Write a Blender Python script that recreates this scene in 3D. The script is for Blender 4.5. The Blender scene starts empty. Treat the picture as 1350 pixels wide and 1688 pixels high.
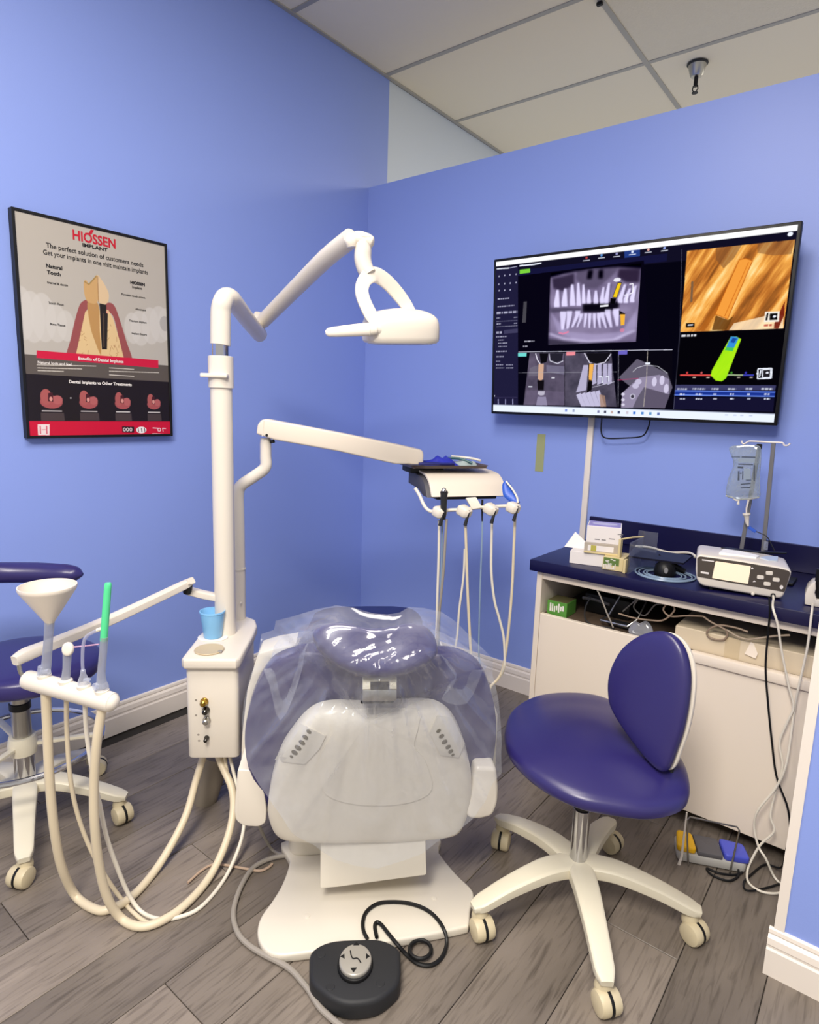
import bpy, bmesh, math, random
import numpy as np
from mathutils import Matrix, Vector, noise
from mathutils.bvhtree import BVHTree

C = bpy.context.scene.collection
PI = math.pi
random.seed(4)

# ------------------------------------------------------------------ camera, world, lamps, exposure
ROT = Matrix(((0.784022682, -0.127530540, 0.607490243),
              (0.619919110, 0.110793174, -0.776804460),
              (0.031760520, 0.985627127, 0.165922980)))
EYE = Vector((2.271957987, -2.485601876, 1.292403903))
FPX = 1024.72
cam = bpy.data.cameras.new('camera')
cam.sensor_fit = 'HORIZONTAL'
cam.sensor_width = 36.0
cam.lens = 36.0 * FPX / 1350.0
cam.clip_start = 0.02
camo = bpy.data.objects.new('camera', cam)
C.objects.link(camo)
camo.matrix_world = Matrix.Translation(EYE) @ ROT.to_4x4()
bpy.context.scene.camera = camo

sc = bpy.context.scene
sc.view_settings.view_transform = 'Standard'
sc.view_settings.look = 'None'
sc.view_settings.exposure = 0.0
sc.view_settings.gamma = 1.0
sc.view_settings.use_curve_mapping = False
try:
    sc.cycles.use_denoising = True
    sc.cycles.max_bounces = 10
    sc.cycles.transparent_max_bounces = 16
    sc.cycles.sample_clamp_indirect = 6.0
except Exception:
    pass

world = bpy.data.worlds.new('world')
sc.world = world
world.use_nodes = True
world.node_tree.nodes['Background'].inputs[0].default_value = (1.0, 0.96, 0.91, 1)
world.node_tree.nodes['Background'].inputs[1].default_value = 0.62


def panel_lamp(name, loc, sx, sy, watts, col=(1.0, 0.93, 0.84)):
    l = bpy.data.lights.new(name, 'AREA')
    l.shape = 'RECTANGLE'
    l.size, l.size_y = sx, sy
    l.energy = watts
    l.color = col
    o = bpy.data.objects.new(name, l)
    o.location = loc
    C.objects.link(o)
    return o


panel_lamp('ceiling_lamp', (1.55, -2.00, 2.90), 0.6, 1.2, 40)
panel_lamp('ceiling_lamp', (2.20, -3.40, 2.90), 0.6, 1.2, 125)
panel_lamp('ceiling_lamp', (1.9, 2.0, 2.90), 0.6, 1.2, 52, (1.0, 0.93, 0.8))

# ------------------------------------------------------------------ frames and projections
TH = math.radians(38.026741865950555)
VIEW = Matrix.Translation((EYE.x, EYE.y, 0)) @ Matrix.Rotation(TH, 4, 'Z')   # x right, y away, z up
WORLD = Matrix.Identity(4)
VI = VIEW.inverted()


def wray(px, py):
    return ROT @ Vector(((px - 675.0) / FPX, -(py - 844.0) / FPX, -1.0))


def hit(px, py, ax, val):            # world point on an axis plane
    w = wray(px, py)
    return EYE + w * ((val - EYE[ax]) / w[ax])


def vdir(px, py):
    return VI.to_3x3() @ wray(px, py)


VE = Vector((0, 0, EYE.z))


def at(px, py, d):                   # view-frame point at distance d
    w = vdir(px, py)
    return VE + w * (d / w.y)


def F(px, py, z=0.0):                # view-frame point on a horizontal plane
    w = vdir(px, py)
    return VE + w * ((z - VE.z) / w.z)


def frame(o, xd, zd):
    z = Vector(zd).normalized()
    x = Vector(xd)
    x = (x - z * x.dot(z)).normalized()
    y = z.cross(x)
    m = Matrix((x, y, z)).transposed().to_4x4()
    m.translation = Vector(o)
    return m


def onp(px, py, M, base=VIEW):       # local 2D on the z=0 plane of frame M (given in base coordinates)
    inv = (base @ M).inverted()
    e = inv @ EYE
    w = inv.to_3x3() @ wray(px, py)
    p = e + w * (-e.z / w.z)
    return (p.x, p.y)


def onps(pts, M, base=VIEW):
    return [onp(a, b, M, base) for a, b in pts]


# ------------------------------------------------------------------ mesh helpers
def merge(bm, tmp, M=None):
    if M is not None:
        bmesh.ops.transform(tmp, matrix=M, verts=tmp.verts)
        if M.determinant() < 0:
            bmesh.ops.reverse_faces(tmp, faces=tmp.faces)
    me = bpy.data.meshes.new('tmp')
    tmp.to_mesh(me)
    bm.from_mesh(me)
    bpy.data.meshes.remove(me)
    tmp.free()
    return bm


def box(lo, hi, bev=0.0, seg=2, M=None, bm=None):
    bm = bm or bmesh.new()
    t = bmesh.new()
    bmesh.ops.create_cube(t, size=1.0)
    lo, hi = Vector(lo), Vector(hi)
    for v in t.verts:
        v.co = Vector(((lo[i] + hi[i]) / 2 + v.co[i] * (hi[i] - lo[i]) for i in range(3)))
    if bev > 0:
        bmesh.ops.bevel(t, geom=t.edges[:], offset=bev, segments=seg, profile=0.5, affect='EDGES', clamp_overlap=True)
    return merge(bm, t, M)


def catmull(pts, n, closed=False):
    P = [Vector(p) for p in pts]
    out = []
    m = len(P)
    rng = range(m) if closed else range(m - 1)
    for i in rng:
        if closed:
            a, b, c, d = P[(i - 1) % m], P[i], P[(i + 1) % m], P[(i + 2) % m]
        else:
            b, c = P[i], P[i + 1]
            a = P[i - 1] if i > 0 else b * 2 - c
            d = P[i + 2] if i + 2 < m else c * 2 - b
        for k in range(n):
            t = k / n
            out.append(0.5 * (2 * b + (c - a) * t + (2 * a - 5 * b + 4 * c - d) * t * t + (3 * b - a - 3 * c + d) * t ** 3))
    if not closed:
        out.append(P[-1].copy())
    return out


def smooth2(pts, n=6):
    return [(v.x, v.y) for v in catmull([Vector((a, b, 0)) for a, b in pts], n, True)]


def rounded(pts, r, n=5):            # polygon with rounded corners
    out = []
    m = len(pts)
    for i in range(m):
        p = Vector(pts[i]).to_2d() if len(pts[i]) > 2 else Vector(pts[i])
        a = Vector(pts[i - 1]) - p
        b = Vector(pts[(i + 1) % m]) - p
        rr = min(r, a.length * 0.45, b.length * 0.45)
        s, e = p + a.normalized() * rr, p + b.normalized() * rr
        for k in range(n + 1):
            t = k / n
            q = s * (1 - t) ** 2 + p * 2 * t * (1 - t) + e * t * t
            out.append((q.x, q.y))
    return out


def sweep(pts, r, seg=10, sm=0, ry=None, up=None, cap=True, bm=None, M=None, square=False):
    """tube through pts; r a number or list; ry second radius (flat section) with an up vector"""
    bm = bm or bmesh.new()
    P = [Vector(p) for p in pts]
    R = list(r) if isinstance(r, (list, tuple)) else [r] * len(P)
    RY = list(ry) if isinstance(ry, (list, tuple)) else ([ry] * len(P) if ry else R)
    if sm:
        n0 = len(P)
        P2 = catmull(P, sm)
        def ip(L, i):
            t = i / sm
            k = min(int(t), n0 - 2)
            return L[k] + (L[k + 1] - L[k]) * (t - k)
        R = [ip(R, i) for i in range(len(P2))]
        RY = [ip(RY, i) for i in range(len(P2))]
        P = P2
    T = []
    for i in range(len(P)):
        a = P[max(i - 1, 0)]
        b = P[min(i + 1, len(P) - 1)]
        d = (b - a)
        T.append(d.normalized() if d.length > 1e-9 else Vector((0, 0, 1)))
    n = Vector(up) if up is not None else (Vector((0, 0, 1)) if abs(T[0].z) < 0.9 else Vector((1, 0, 0)))
    t = bmesh.new()
    rings = []
    for i, p in enumerate(P):
        if up is not None:
            n = Vector(up)
        n = n - T[i] * n.dot(T[i])
        if n.length < 1e-6:
            n = T[i].orthogonal()
        n.normalize()
        bvec = T[i].cross(n)
        ring = []
        for k in range(seg):
            a = 2 * PI * k / seg
            c, s = math.cos(a), math.sin(a)
            if square:
                c = math.copysign(abs(c) ** 0.4, c)
                s = math.copysign(abs(s) ** 0.4, s)
            ring.append(t.verts.new(p + bvec * (c * R[i]) + n * (s * RY[i])))
        rings.append(ring)
    for i in range(len(rings) - 1):
        for k in range(seg):
            t.faces.new((rings[i][k], rings[i][(k + 1) % seg], rings[i + 1][(k + 1) % seg], rings[i + 1][k]))
    if cap:
        t.faces.new(list(reversed(rings[0])))
        t.faces.new(rings[-1])
    return merge(bm, t, M)


def lathe(prof, seg=24, M=None, bm=None, ex=1.0, ey=1.0):
    bm = bm or bmesh.new()
    t = bmesh.new()
    rings = []
    for r, z in prof:
        if r < 1e-6:
            rings.append([t.verts.new((0, 0, z))])
        else:
            rings.append([t.verts.new((r * ex * math.cos(2 * PI * k / seg), r * ey * math.sin(2 * PI * k / seg), z)) for k in range(seg)])
    for a, b in zip(rings, rings[1:]):
        for k in range(seg):
            k2 = (k + 1) % seg
            if len(a) == 1 and len(b) == 1:
                continue
            if len(a) == 1:
                t.faces.new((a[0], b[k2], b[k]))
            elif len(b) == 1:
                t.faces.new((a[k], a[k2], b[0]))
            else:
                t.faces.new((a[k], a[k2], b[k2], b[k]))
    bmesh.ops.recalc_face_normals(t, faces=t.faces)
    return merge(bm, t, M)


def pillow(outline, hf, hb, rings=9, M=None, e=0.6, bm=None, c=None, dish=0.0):
    """closed cushion: outline in local xy, domed to +z by hf and to -z by hb"""
    bm = bm or bmesh.new()
    t = bmesh.new()
    O = [Vector((a, b)) for a, b in outline]
    cc = Vector(c) if c else sum(O, Vector((0, 0))) / len(O)
    n = len(O)

    def ring(s, z):
        return [t.verts.new(((cc + (p - cc) * s).x, (cc + (p - cc) * s).y, z)) for p in O]
    edge = ring(1, 0)
    for h in (hf, -hb):
        prev = edge
        for i in range(1, rings):
            a = PI / 2 * i / rings
            s = math.cos(a) ** e
            z = h * (math.sin(a) ** e)
            if dish and h > 0:
                z -= dish * (1 - s) ** 2
            cur = ring(s, z)
            for k in range(n):
                t.faces.new((prev[k], prev[(k + 1) % n], cur[(k + 1) % n], cur[k]))
            prev = cur
        top = t.verts.new((cc.x, cc.y, h - (dish if h > 0 else 0)))
        for k in range(n):
            t.faces.new((prev[k], prev[(k + 1) % n], top))
    bmesh.ops.recalc_face_normals(t, faces=t.faces)
    return merge(bm, t, M)


def loft(outline, levels, M=None, bm=None):
    """closed body from one outline scaled by s at each height z; levels = [(s, z), ...]"""
    bm = bm or bmesh.new()
    t = bmesh.new()
    O = [Vector((a, b)) for a, b in outline]
    cc = sum(O, Vector((0, 0))) / len(O)
    n = len(O)
    prev = None
    for s, z in levels:
        if s < 1e-6:
            c = t.verts.new((cc.x, cc.y, z))
            cur = [c] * n
        else:
            cur = [t.verts.new(((cc + (p - cc) * s).x, (cc + (p - cc) * s).y, z)) for p in O]
        if prev:
            for k in range(n):
                f = []
                for v in (prev[k], prev[(k + 1) % n], cur[(k + 1) % n], cur[k]):
                    if v not in f:
                        f.append(v)
                t.faces.new(f)
        prev = cur
    bmesh.ops.recalc_face_normals(t, faces=t.faces)
    return merge(bm, t, M)


def prism(outline, z0, z1, bev=0.0, seg=2, M=None, bm=None):
    bm = bm or bmesh.new()
    t = bmesh.new()
    a = [t.verts.new((x, y, z0)) for x, y in outline]
    b = [t.verts.new((x, y, z1)) for x, y in outline]
    n = len(a)
    t.faces.new(list(reversed(a)))
    t.faces.new(b)
    for k in range(n):
        t.faces.new((a[k], a[(k + 1) % n], b[(k + 1) % n], b[k]))
    bmesh.ops.recalc_face_normals(t, faces=t.faces)
    if bev > 0:
        es = [e for e in t.edges if abs(e.verts[0].co.z - e.verts[1].co.z) < 1e-7]
        bmesh.ops.bevel(t, geom=es, offset=bev, segments=seg, profile=0.5, affect='EDGES', clamp_overlap=True)
    return merge(bm, t, M)


def ell(rx, ry, n=32, c=(0, 0), p=1.0):
    out = []
    for k in range(n):
        a = 2 * PI * k / n
        x, y = math.cos(a), math.sin(a)
        out.append((c[0] + rx * math.copysign(abs(x) ** p, x), c[1] + ry * math.copysign(abs(y) ** p, y)))
    return out


def cyl(r, z0, z1, seg=20, bev=0.0, M=None, bm=None):
    b = min(bev, r * 0.9, abs(z1 - z0) * 0.45)
    if b > 0:
        prof = [(0, z0), (r - b, z0), (r, z0 + b), (r, z1 - b), (r - b, z1), (0, z1)]
    else:
        prof = [(0, z0), (r, z0), (r, z1), (0, z1)]
    return lathe(prof, seg, M, bm)


# ------------------------------------------------------------------ objects
MO = {}


def finish(me, mat, ang=35):
    for p in me.polygons:
        p.use_smooth = True
    try:
        me.set_sharp_from_angle(angle=math.radians(ang))
    except Exception:
        pass
    if mat:
        me.materials.append(mat)


def thing(name, label, cat, o, fr=VIEW, group=None, rz=None):
    e = bpy.data.objects.new(name, None)
    e.empty_display_size = 0.05
    C.objects.link(e)
    w = fr @ Vector(o)
    a = TH if (fr is not WORLD and rz is None) else (rz or 0.0)
    m = Matrix.Translation(w) @ Matrix.Rotation(a, 4, 'Z')
    e.matrix_world = m
    MO[e.name] = m
    e['label'] = label
    e['category'] = cat
    if group:
        e['group'] = group
    return e


def part(parent, name, bm, mat, fr=VIEW, label=None, ang=35, keep=False):
    m = MO[parent.name]
    me = bpy.data.meshes.new(name)
    t = bm.copy()
    bmesh.ops.transform(t, matrix=m.inverted() @ fr, verts=t.verts)
    t.to_mesh(me)
    t.free()
    if not keep:
        bm.free()
    finish(me, mat, ang)
    o = bpy.data.objects.new(name, me)
    C.objects.link(o)
    o.parent = parent
    MO[o.name] = m
    if label:
        o['label'] = label
    return o


def solo(name, bm, mat, label, cat, fr=VIEW, group=None, ang=35, o=None, kind=None):
    bb = [fr @ v.co for v in bm.verts]
    lo = Vector((min(v[i] for v in bb) for i in range(3)))
    hi = Vector((max(v[i] for v in bb) for i in range(3)))
    org = Vector(((lo.x + hi.x) / 2, (lo.y + hi.y) / 2, lo.z))
    m = Matrix.Translation(org)
    bmesh.ops.transform(bm, matrix=m.inverted() @ fr, verts=bm.verts)
    me = bpy.data.meshes.new(name)
    bm.to_mesh(me)
    bm.free()
    finish(me, mat, ang)
    ob = bpy.data.objects.new(name, me)
    ob.location = org
    C.objects.link(ob)
    MO[ob.name] = m
    if label:
        ob['label'] = label
    if cat:
        ob['category'] = cat
    if group:
        ob['group'] = group
    if kind:
        ob['kind'] = kind
    return ob


def struct(name, bm, mat, fr=WORLD, parent=None, ang=35):
    if parent is None:
        return solo(name, bm, mat, None, None, fr, kind='structure', ang=ang)
    return part(parent, name, bm, mat, fr, ang=ang)


# ------------------------------------------------------------------ materials
def lin(c):
    return tuple(((x / 12.92) if x <= 0.04045 else ((x + 0.055) / 1.055) ** 2.4) for x in c)


def rgb(h):
    h = h.lstrip('#')
    return lin(tuple(int(h[i:i + 2], 16) / 255 for i in (0, 2, 4))) + (1.0,)


MATS = {}


def mat(name, hexc, rough=0.5, metal=0.0, spec=0.5, coat=0.0, bump=None, var=0.0, varscale=6.0, emit=None, trans=0.0, alpha=1.0):
    if name in MATS:
        return MATS[name]
    m = bpy.data.materials.new(name)
    m.use_nodes = True
    nt = m.node_tree
    b = nt.nodes['Principled BSDF']
    col = rgb(hexc)
    b.inputs['Base Color'].default_value = col
    b.inputs['Roughness'].default_value = rough
    b.inputs['Metallic'].default_value = metal
    b.inputs['Specular IOR Level'].default_value = spec
    b.inputs['Coat Weight'].default_value = coat
    b.inputs['Transmission Weight'].default_value = trans
    b.inputs['Alpha'].default_value = alpha
    if emit:
        b.inputs['Emission Color'].default_value = col
        b.inputs['Emission Strength'].default_value = emit
    geo = nt.nodes.new('ShaderNodeNewGeometry')
    if var > 0:
        nz = nt.nodes.new('ShaderNodeTexNoise')
        nz.inputs['Scale'].default_value = varscale
        nz.inputs['Detail'].default_value = 4
        nt.links.new(geo.outputs['Position'], nz.inputs['Vector'])
        mx = nt.nodes.new('ShaderNodeMix')
        mx.data_type = 'RGBA'
        mx.inputs['A'].default_value = tuple(c * (1 - var) for c in col[:3]) + (1,)
        mx.inputs['B'].default_value = tuple(min(1, c * (1 + var)) for c in col[:3]) + (1,)
        nt.links.new(nz.outputs['Fac'], mx.inputs['Factor'])
        nt.links.new(mx.outputs['Result'], b.inputs['Base Color'])
    if bump:
        sc_, st = bump
        nz = nt.nodes.new('ShaderNodeTexNoise')
        nz.inputs['Scale'].default_value = sc_
        nz.inputs['Detail'].default_value = 3
        nt.links.new(geo.outputs['Position'], nz.inputs['Vector'])
        bp = nt.nodes.new('ShaderNodeBump')
        bp.inputs['Strength'].default_value = st
        bp.inputs['Distance'].default_value = 0.002
        nt.links.new(nz.outputs['Fac'], bp.inputs['Height'])
        nt.links.new(bp.outputs['Normal'], b.inputs['Normal'])
    MATS[name] = m
    return m


def clear_mat(name, tint=(0.95, 0.97, 1.0), haze=0.12, edge=0.5, rough=0.1, hazecol=(0.85, 0.87, 0.95), noise_scale=0, gloss=0.06):
    """thin clear plastic: see-through, a little milky, shiny"""
    m = bpy.data.materials.new(name)
    m.use_nodes = True
    nt = m.node_tree
    nt.nodes.clear()
    out = nt.nodes.new('ShaderNodeOutputMaterial')
    tr = nt.nodes.new('ShaderNodeBsdfTransparent')
    tr.inputs[0].default_value = tint + (1,)
    df = nt.nodes.new('ShaderNodeBsdfDiffuse')
    df.inputs[0].default_value = hazecol + (1,)
    tl = nt.nodes.new('ShaderNodeBsdfTranslucent')
    tl.inputs[0].default_value = hazecol + (1,)
    ad = nt.nodes.new('ShaderNodeMixShader')
    ad.inputs[0].default_value = 0.4
    nt.links.new(df.outputs[0], ad.inputs[1])
    nt.links.new(tl.outputs[0], ad.inputs[2])
    gl = nt.nodes.new('ShaderNodeBsdfGlossy')
    gl.inputs['Roughness'].default_value = rough
    lw = nt.nodes.new('ShaderNodeLayerWeight')
    lw.inputs['Blend'].default_value = 0.35
    mul = nt.nodes.new('ShaderNodeMath')
    mul.operation = 'MULTIPLY_ADD'
    mul.inputs[1].default_value = edge
    mul.inputs[2].default_value = haze
    nt.links.new(lw.outputs['Facing'], mul.inputs[0])
    fac = mul.outputs[0]
    if noise_scale:
        geo = nt.nodes.new('ShaderNodeNewGeometry')
        nz = nt.nodes.new('ShaderNodeTexNoise')
        nz.inputs['Scale'].default_value = noise_scale
        nz.inputs['Detail'].default_value = 5
        nz.inputs['Distortion'].default_value = 1.2
        nt.links.new(geo.outputs['Position'], nz.inputs['Vector'])
        m2 = nt.nodes.new('ShaderNodeMath')
        m2.operation = 'MULTIPLY'
        nt.links.new(fac, m2.inputs[0])
        nt.links.new(nz.outputs['Fac'], m2.inputs[1])
        m3 = nt.nodes.new('ShaderNodeMath')
        m3.operation = 'MULTIPLY'
        m3.inputs[1].default_value = 2.0
        nt.links.new(m2.outputs[0], m3.inputs[0])
        fac = m3.outputs[0]
    mx = nt.nodes.new('ShaderNodeMixShader')
    nt.links.new(fac, mx.inputs[0])
    nt.links.new(tr.outputs[0], mx.inputs[1])
    nt.links.new(ad.outputs[0], mx.inputs[2])
    fr = nt.nodes.new('ShaderNodeMath')
    fr.operation = 'MULTIPLY_ADD'
    nt.links.new(lw.outputs['Facing'], fr.inputs[0])
    fr.inputs[1].default_value = 0.10
    fr.inputs[2].default_value = gloss
    mg = nt.nodes.new('ShaderNodeMixShader')
    nt.links.new(fr.outputs[0], mg.inputs[0])
    nt.links.new(mx.outputs[0], mg.inputs[1])
    nt.links.new(gl.outputs[0], mg.inputs[2])
    nt.links.new(mg.outputs[0], out.inputs[0])
    return m


def attr_mat(name, emit=None, rough=0.3):
    m = bpy.data.materials.new(name)
    m.use_nodes = True
    nt = m.node_tree
    b = nt.nodes['Principled BSDF']
    a = nt.nodes.new('ShaderNodeAttribute')
    a.attribute_name = 'print'
    if emit:
        b.inputs['Base Color'].default_value = (0.0, 0.0, 0.0, 1)
        nt.links.new(a.outputs['Color'], b.inputs['Emission Color'])
        b.inputs['Emission Strength'].default_value = emit
        b.inputs['Specular IOR Level'].default_value = 0.0
    else:
        nt.links.new(a.outputs['Color'], b.inputs['Base Color'])
    b.inputs['Roughness'].default_value = rough
    return m


def floor_mat():
    m = bpy.data.materials.new('vinyl_plank')
    m.use_nodes = True
    nt = m.node_tree
    b = nt.nodes['Principled BSDF']
    geo = nt.nodes.new('ShaderNodeNewGeometry')
    inf = nt.nodes.new('ShaderNodeObjectInfo')
    off = nt.nodes.new('ShaderNodeVectorMath')
    off.operation = 'MULTIPLY_ADD'
    cmb = nt.nodes.new('ShaderNodeCombineXYZ')
    nt.links.new(inf.outputs['Random'], cmb.inputs[0])
    nt.links.new(inf.outputs['Random'], cmb.inputs[1])
    off.inputs[1].default_value = (7.0, 13.0, 0)
    nt.links.new(cmb.outputs[0], off.inputs[0])
    nt.links.new(geo.outputs['Position'], off.inputs[2])

    def nz(scale_vec, scale, detail, dist=0.0):
        mp = nt.nodes.new('ShaderNodeMapping')
        mp.inputs['Scale'].default_value = scale_vec
        nt.links.new(off.outputs[0], mp.inputs[0])
        t = nt.nodes.new('ShaderNodeTexNoise')
        t.inputs['Scale'].default_value = scale
        t.inputs['Detail'].default_value = detail
        t.inputs['Distortion'].default_value = dist
        nt.links.new(mp.outputs[0], t.inputs['Vector'])
        return t
    big = nz((2.2, 0.7, 1), 3.0, 6, 0.5)
    grain = nz((16.0, 1.3, 1), 6.0, 7, 0.9)
    fine = nz((60.0, 4.0, 1), 6.0, 3)
    r1 = nt.nodes.new('ShaderNodeValToRGB')
    cr = r1.color_ramp
    cr.elements[0].position = 0.22
    cr.elements[0].color = rgb('#6b6259')
    cr.elements[1].position = 0.72
    cr.elements[1].color = rgb('#93887d')
    nt.links.new(big.outputs['Fac'], r1.inputs[0])
    r2 = nt.nodes.new('ShaderNodeValToRGB')
    r2.color_ramp.elements[0].position = 0.26
    r2.color_ramp.elements[0].color = (0.36, 0.34, 0.33, 1)
    r2.color_ramp.elements[1].position = 0.50
    r2.color_ramp.elements[1].color = (1, 1, 1, 1)
    nt.links.new(grain.outputs['Fac'], r2.inputs[0])
    mx = nt.nodes.new('ShaderNodeMix')
    mx.data_type = 'RGBA'
    mx.blend_type = 'MULTIPLY'
    mx.inputs['Factor'].default_value = 0.75
    nt.links.new(r1.outputs[0], mx.inputs['A'])
    nt.links.new(r2.outputs[0], mx.inputs['B'])
    tone = nt.nodes.new('ShaderNodeMapRange')
    tone.inputs['To Min'].default_value = 0.66
    tone.inputs['To Max'].default_value = 1.22
    nt.links.new(inf.outputs['Random'], tone.inputs[0])
    mu = nt.nodes.new('ShaderNodeVectorMath')
    mu.operation = 'SCALE'
    nt.links.new(mx.outputs['Result'], mu.inputs[0])
    nt.links.new(tone.outputs[0], mu.inputs['Scale'])
    nt.links.new(mu.outputs[0], b.inputs['Base Color'])
    b.inputs['Roughness'].default_value = 0.42
    bp = nt.nodes.new('ShaderNodeBump')
    bp.inputs['Strength'].default_value = 0.25
    bp.inputs['Distance'].default_value = 0.0015
    nt.links.new(fine.outputs['Fac'], bp.inputs['Height'])
    nt.links.new(bp.outputs[0], b.inputs['Normal'])
    return m


M_BLUE = mat('periwinkle_paint', '#8fa5ec', 0.42, bump=(260, 0.10), var=0.02, varscale=2)
M_PALE = mat('pale_green_white_paint', '#d6e0ea', 0.6)
M_TRIM = mat('white_trim_paint', '#efe6dc', 0.35)
M_TILE = mat('ceiling_tile', '#efe5cc', 0.9, bump=(500, 0.10))
M_TILE2 = mat('textured_ceiling_tile', '#e2d9c3', 0.9, bump=(130, 1.0), var=0.04, varscale=120)
M_TEE = mat('ceiling_grid_metal', '#a8a59c', 0.5)
M_DARKGAP = mat('dark_gap', '#2a2622', 0.9)
M_FLOOR = floor_mat()
M_WHITE = mat('white_enamel', '#e5ddd0', 0.3)
M_CREAM = mat('cream_plastic', '#e4d9cb', 0.38)
M_SHELL = mat('chair_shell_plastic', '#dfd8ca', 0.35)
M_NAVY = mat('navy_violet_vinyl', '#2b2562', 0.33, bump=(350, 0.05), spec=0.6)
M_NAVY2 = mat('deep_blue_vinyl', '#2f376f', 0.5)
M_COUNTER = mat('navy_laminate', '#0d0b3c', 0.34)
M_LAM = mat('white_laminate', '#f1e4d3', 0.4)
M_CHROME = mat('chrome', '#c9c9cc', 0.13, metal=1.0)
M_STEEL = mat('brushed_steel', '#b4b2ac', 0.32, metal=1.0)
M_BLACK = mat('black_plastic', '#101012', 0.45, spec=0.35)
M_CHAR = mat('charcoal_plastic', '#27282b', 0.55, spec=0.35)
M_GREYP = mat('grey_plastic', '#6e6d70', 0.45)
M_HOSE = mat('beige_hose', '#ded0b4', 0.42)
M_HOSE2 = mat('pale_hose', '#e6dfd0', 0.4)
M_GREYTUBE = mat('grey_tubing', '#9a938a', 0.35)
M_CASTER = mat('ivory_caster', '#cfc2a2', 0.45, var=0.05, varscale=60)
M_BASE = mat('ivory_nylon', '#e0d9c4', 0.42)
M_CLEAR = clear_mat('clear_plastic', haze=0.22, edge=0.5)
M_FILM = clear_mat('plastic_film', haze=0.13, edge=0.34, rough=0.10, noise_scale=9.0, gloss=0.06)
M_CUP = mat('light_blue_plastic', '#86c3f2', 0.3)
M_BLUEP = mat('blue_plastic', '#2c5ac4', 0.4)
M_GREEN = mat('mint_green_plastic', '#58dc97', 0.4)

# ------------------------------------------------------------------ the setting
# floor
ZC = 2.924
fl = struct('floor', box((-0.15, -4.6, -0.05), (3.9, 3.4, -0.0065)), M_DARKGAP)
struct('floor_far', box((0.0, 0.145, -0.0064), (3.9, 3.4, 0.0)), mat('far_floor', '#cfc8bb', 0.6))  # unseen floor past the back wall, added pale to bounce light onto the ceiling
PW, PL = 0.176, 1.22
edges = [2.183 - PW * k for k in range(12, -8, -1)]
edges = [max(0.004, e) for e in edges]
meshes = {}
for i in range(len(edges) - 1):
    x0, x1 = edges[i], edges[i + 1]
    if x1 - x0 < 0.01 or x0 > 3.6:
        continue
    y = -0.004 + [0.55, 0.15, 0.9, 0.36, 0.72, 0.02, 0.48, 1.0, 0.28][i % 9] * PL
    while y > -4.3:
        ya, yb = min(y, -0.004), max(y - PL, -4.5)
        y -= PL
        if ya - yb < 0.05:
            continue
        key = (round(x1 - x0, 3), round(ya - yb, 3))
        w, l = key
        if key not in meshes:
            b = box((-w / 2 + 0.0009, -l / 2 + 0.0009, -0.007), (w / 2 - 0.0009, l / 2 - 0.0009, 0.0), 0.0014, 1)
            me = bpy.data.meshes.new('plank')
            b.to_mesh(me)
            b.free()
            finish(me, M_FLOOR)
            meshes[key] = me
        o = bpy.data.objects.new('plank', meshes[key])
        C.objects.link(o)
        o.parent = fl
        o.location = Vector(((x0 + x1) / 2, (ya + yb) / 2, 0)) - MO['floor'].translation

# walls
struct('wall_left', box((-0.12, -3.9, 0), (0.0, 0.141, ZC)), M_BLUE)
struct('wall_far_left', box((-0.12, 0.141, 0), (-0.004, 3.4, ZC)), M_PALE)
struct('wall_back', box((0.0, 0.0, 0), (3.8, 0.141, 2.376)), M_BLUE)
YS = -0.93
struct('wall_right', box((2.185, YS, 0), (3.8, YS + 0.11, 2.376)), M_BLUE)
struct('trim_1', prism([(2.181, YS + 0.09), (2.181, YS - 0.004), (2.202, YS - 0.004), (2.202, YS), (2.185, YS), (2.185, YS + 0.09)], 0.112, 2.376, 0.0), M_TRIM)


def baseboard(name, a, b, nrm, h=0.123):
    """moulded baseboard from a to b (xy); nrm points into the room"""
    prof = [(0, 0), (0.016, 0), (0.016, h * 0.56), (0.0125, h * 0.60), (0.0125, h * 0.64), (0.0145, h * 0.67),
            (0.0125, h * 0.80), (0.006, h * 0.86), (0.0085, h * 0.90), (0.007, h * 0.97), (0.003, h), (0, h)]
    t = bmesh.new()
    r = []
    for e in (a, b):
        r.append([t.verts.new((e[0] + nrm[0] * p, e[1] + nrm[1] * p, z)) for p, z in prof])
    n = len(prof)
    for k in range(n):
        t.faces.new((r[0][k], r[0][(k + 1) % n], r[1][(k + 1) % n], r[1][k]))
    t.faces.new(r[0])
    t.faces.new(list(reversed(r[1])))
    bmesh.ops.recalc_face_normals(t, faces=t.faces)
    return struct(name, t, M_TRIM, ang=20)


baseboard('baseboard_left', (0.0, -3.9), (0.0, 0.0), (1, 0))
baseboard('baseboard_back', (0.0, 0.0), (1.315, 0.0), (0, -1))
baseboard('baseboard_right', (2.172, YS), (3.8, YS), (0, -1), 0.118)

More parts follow.
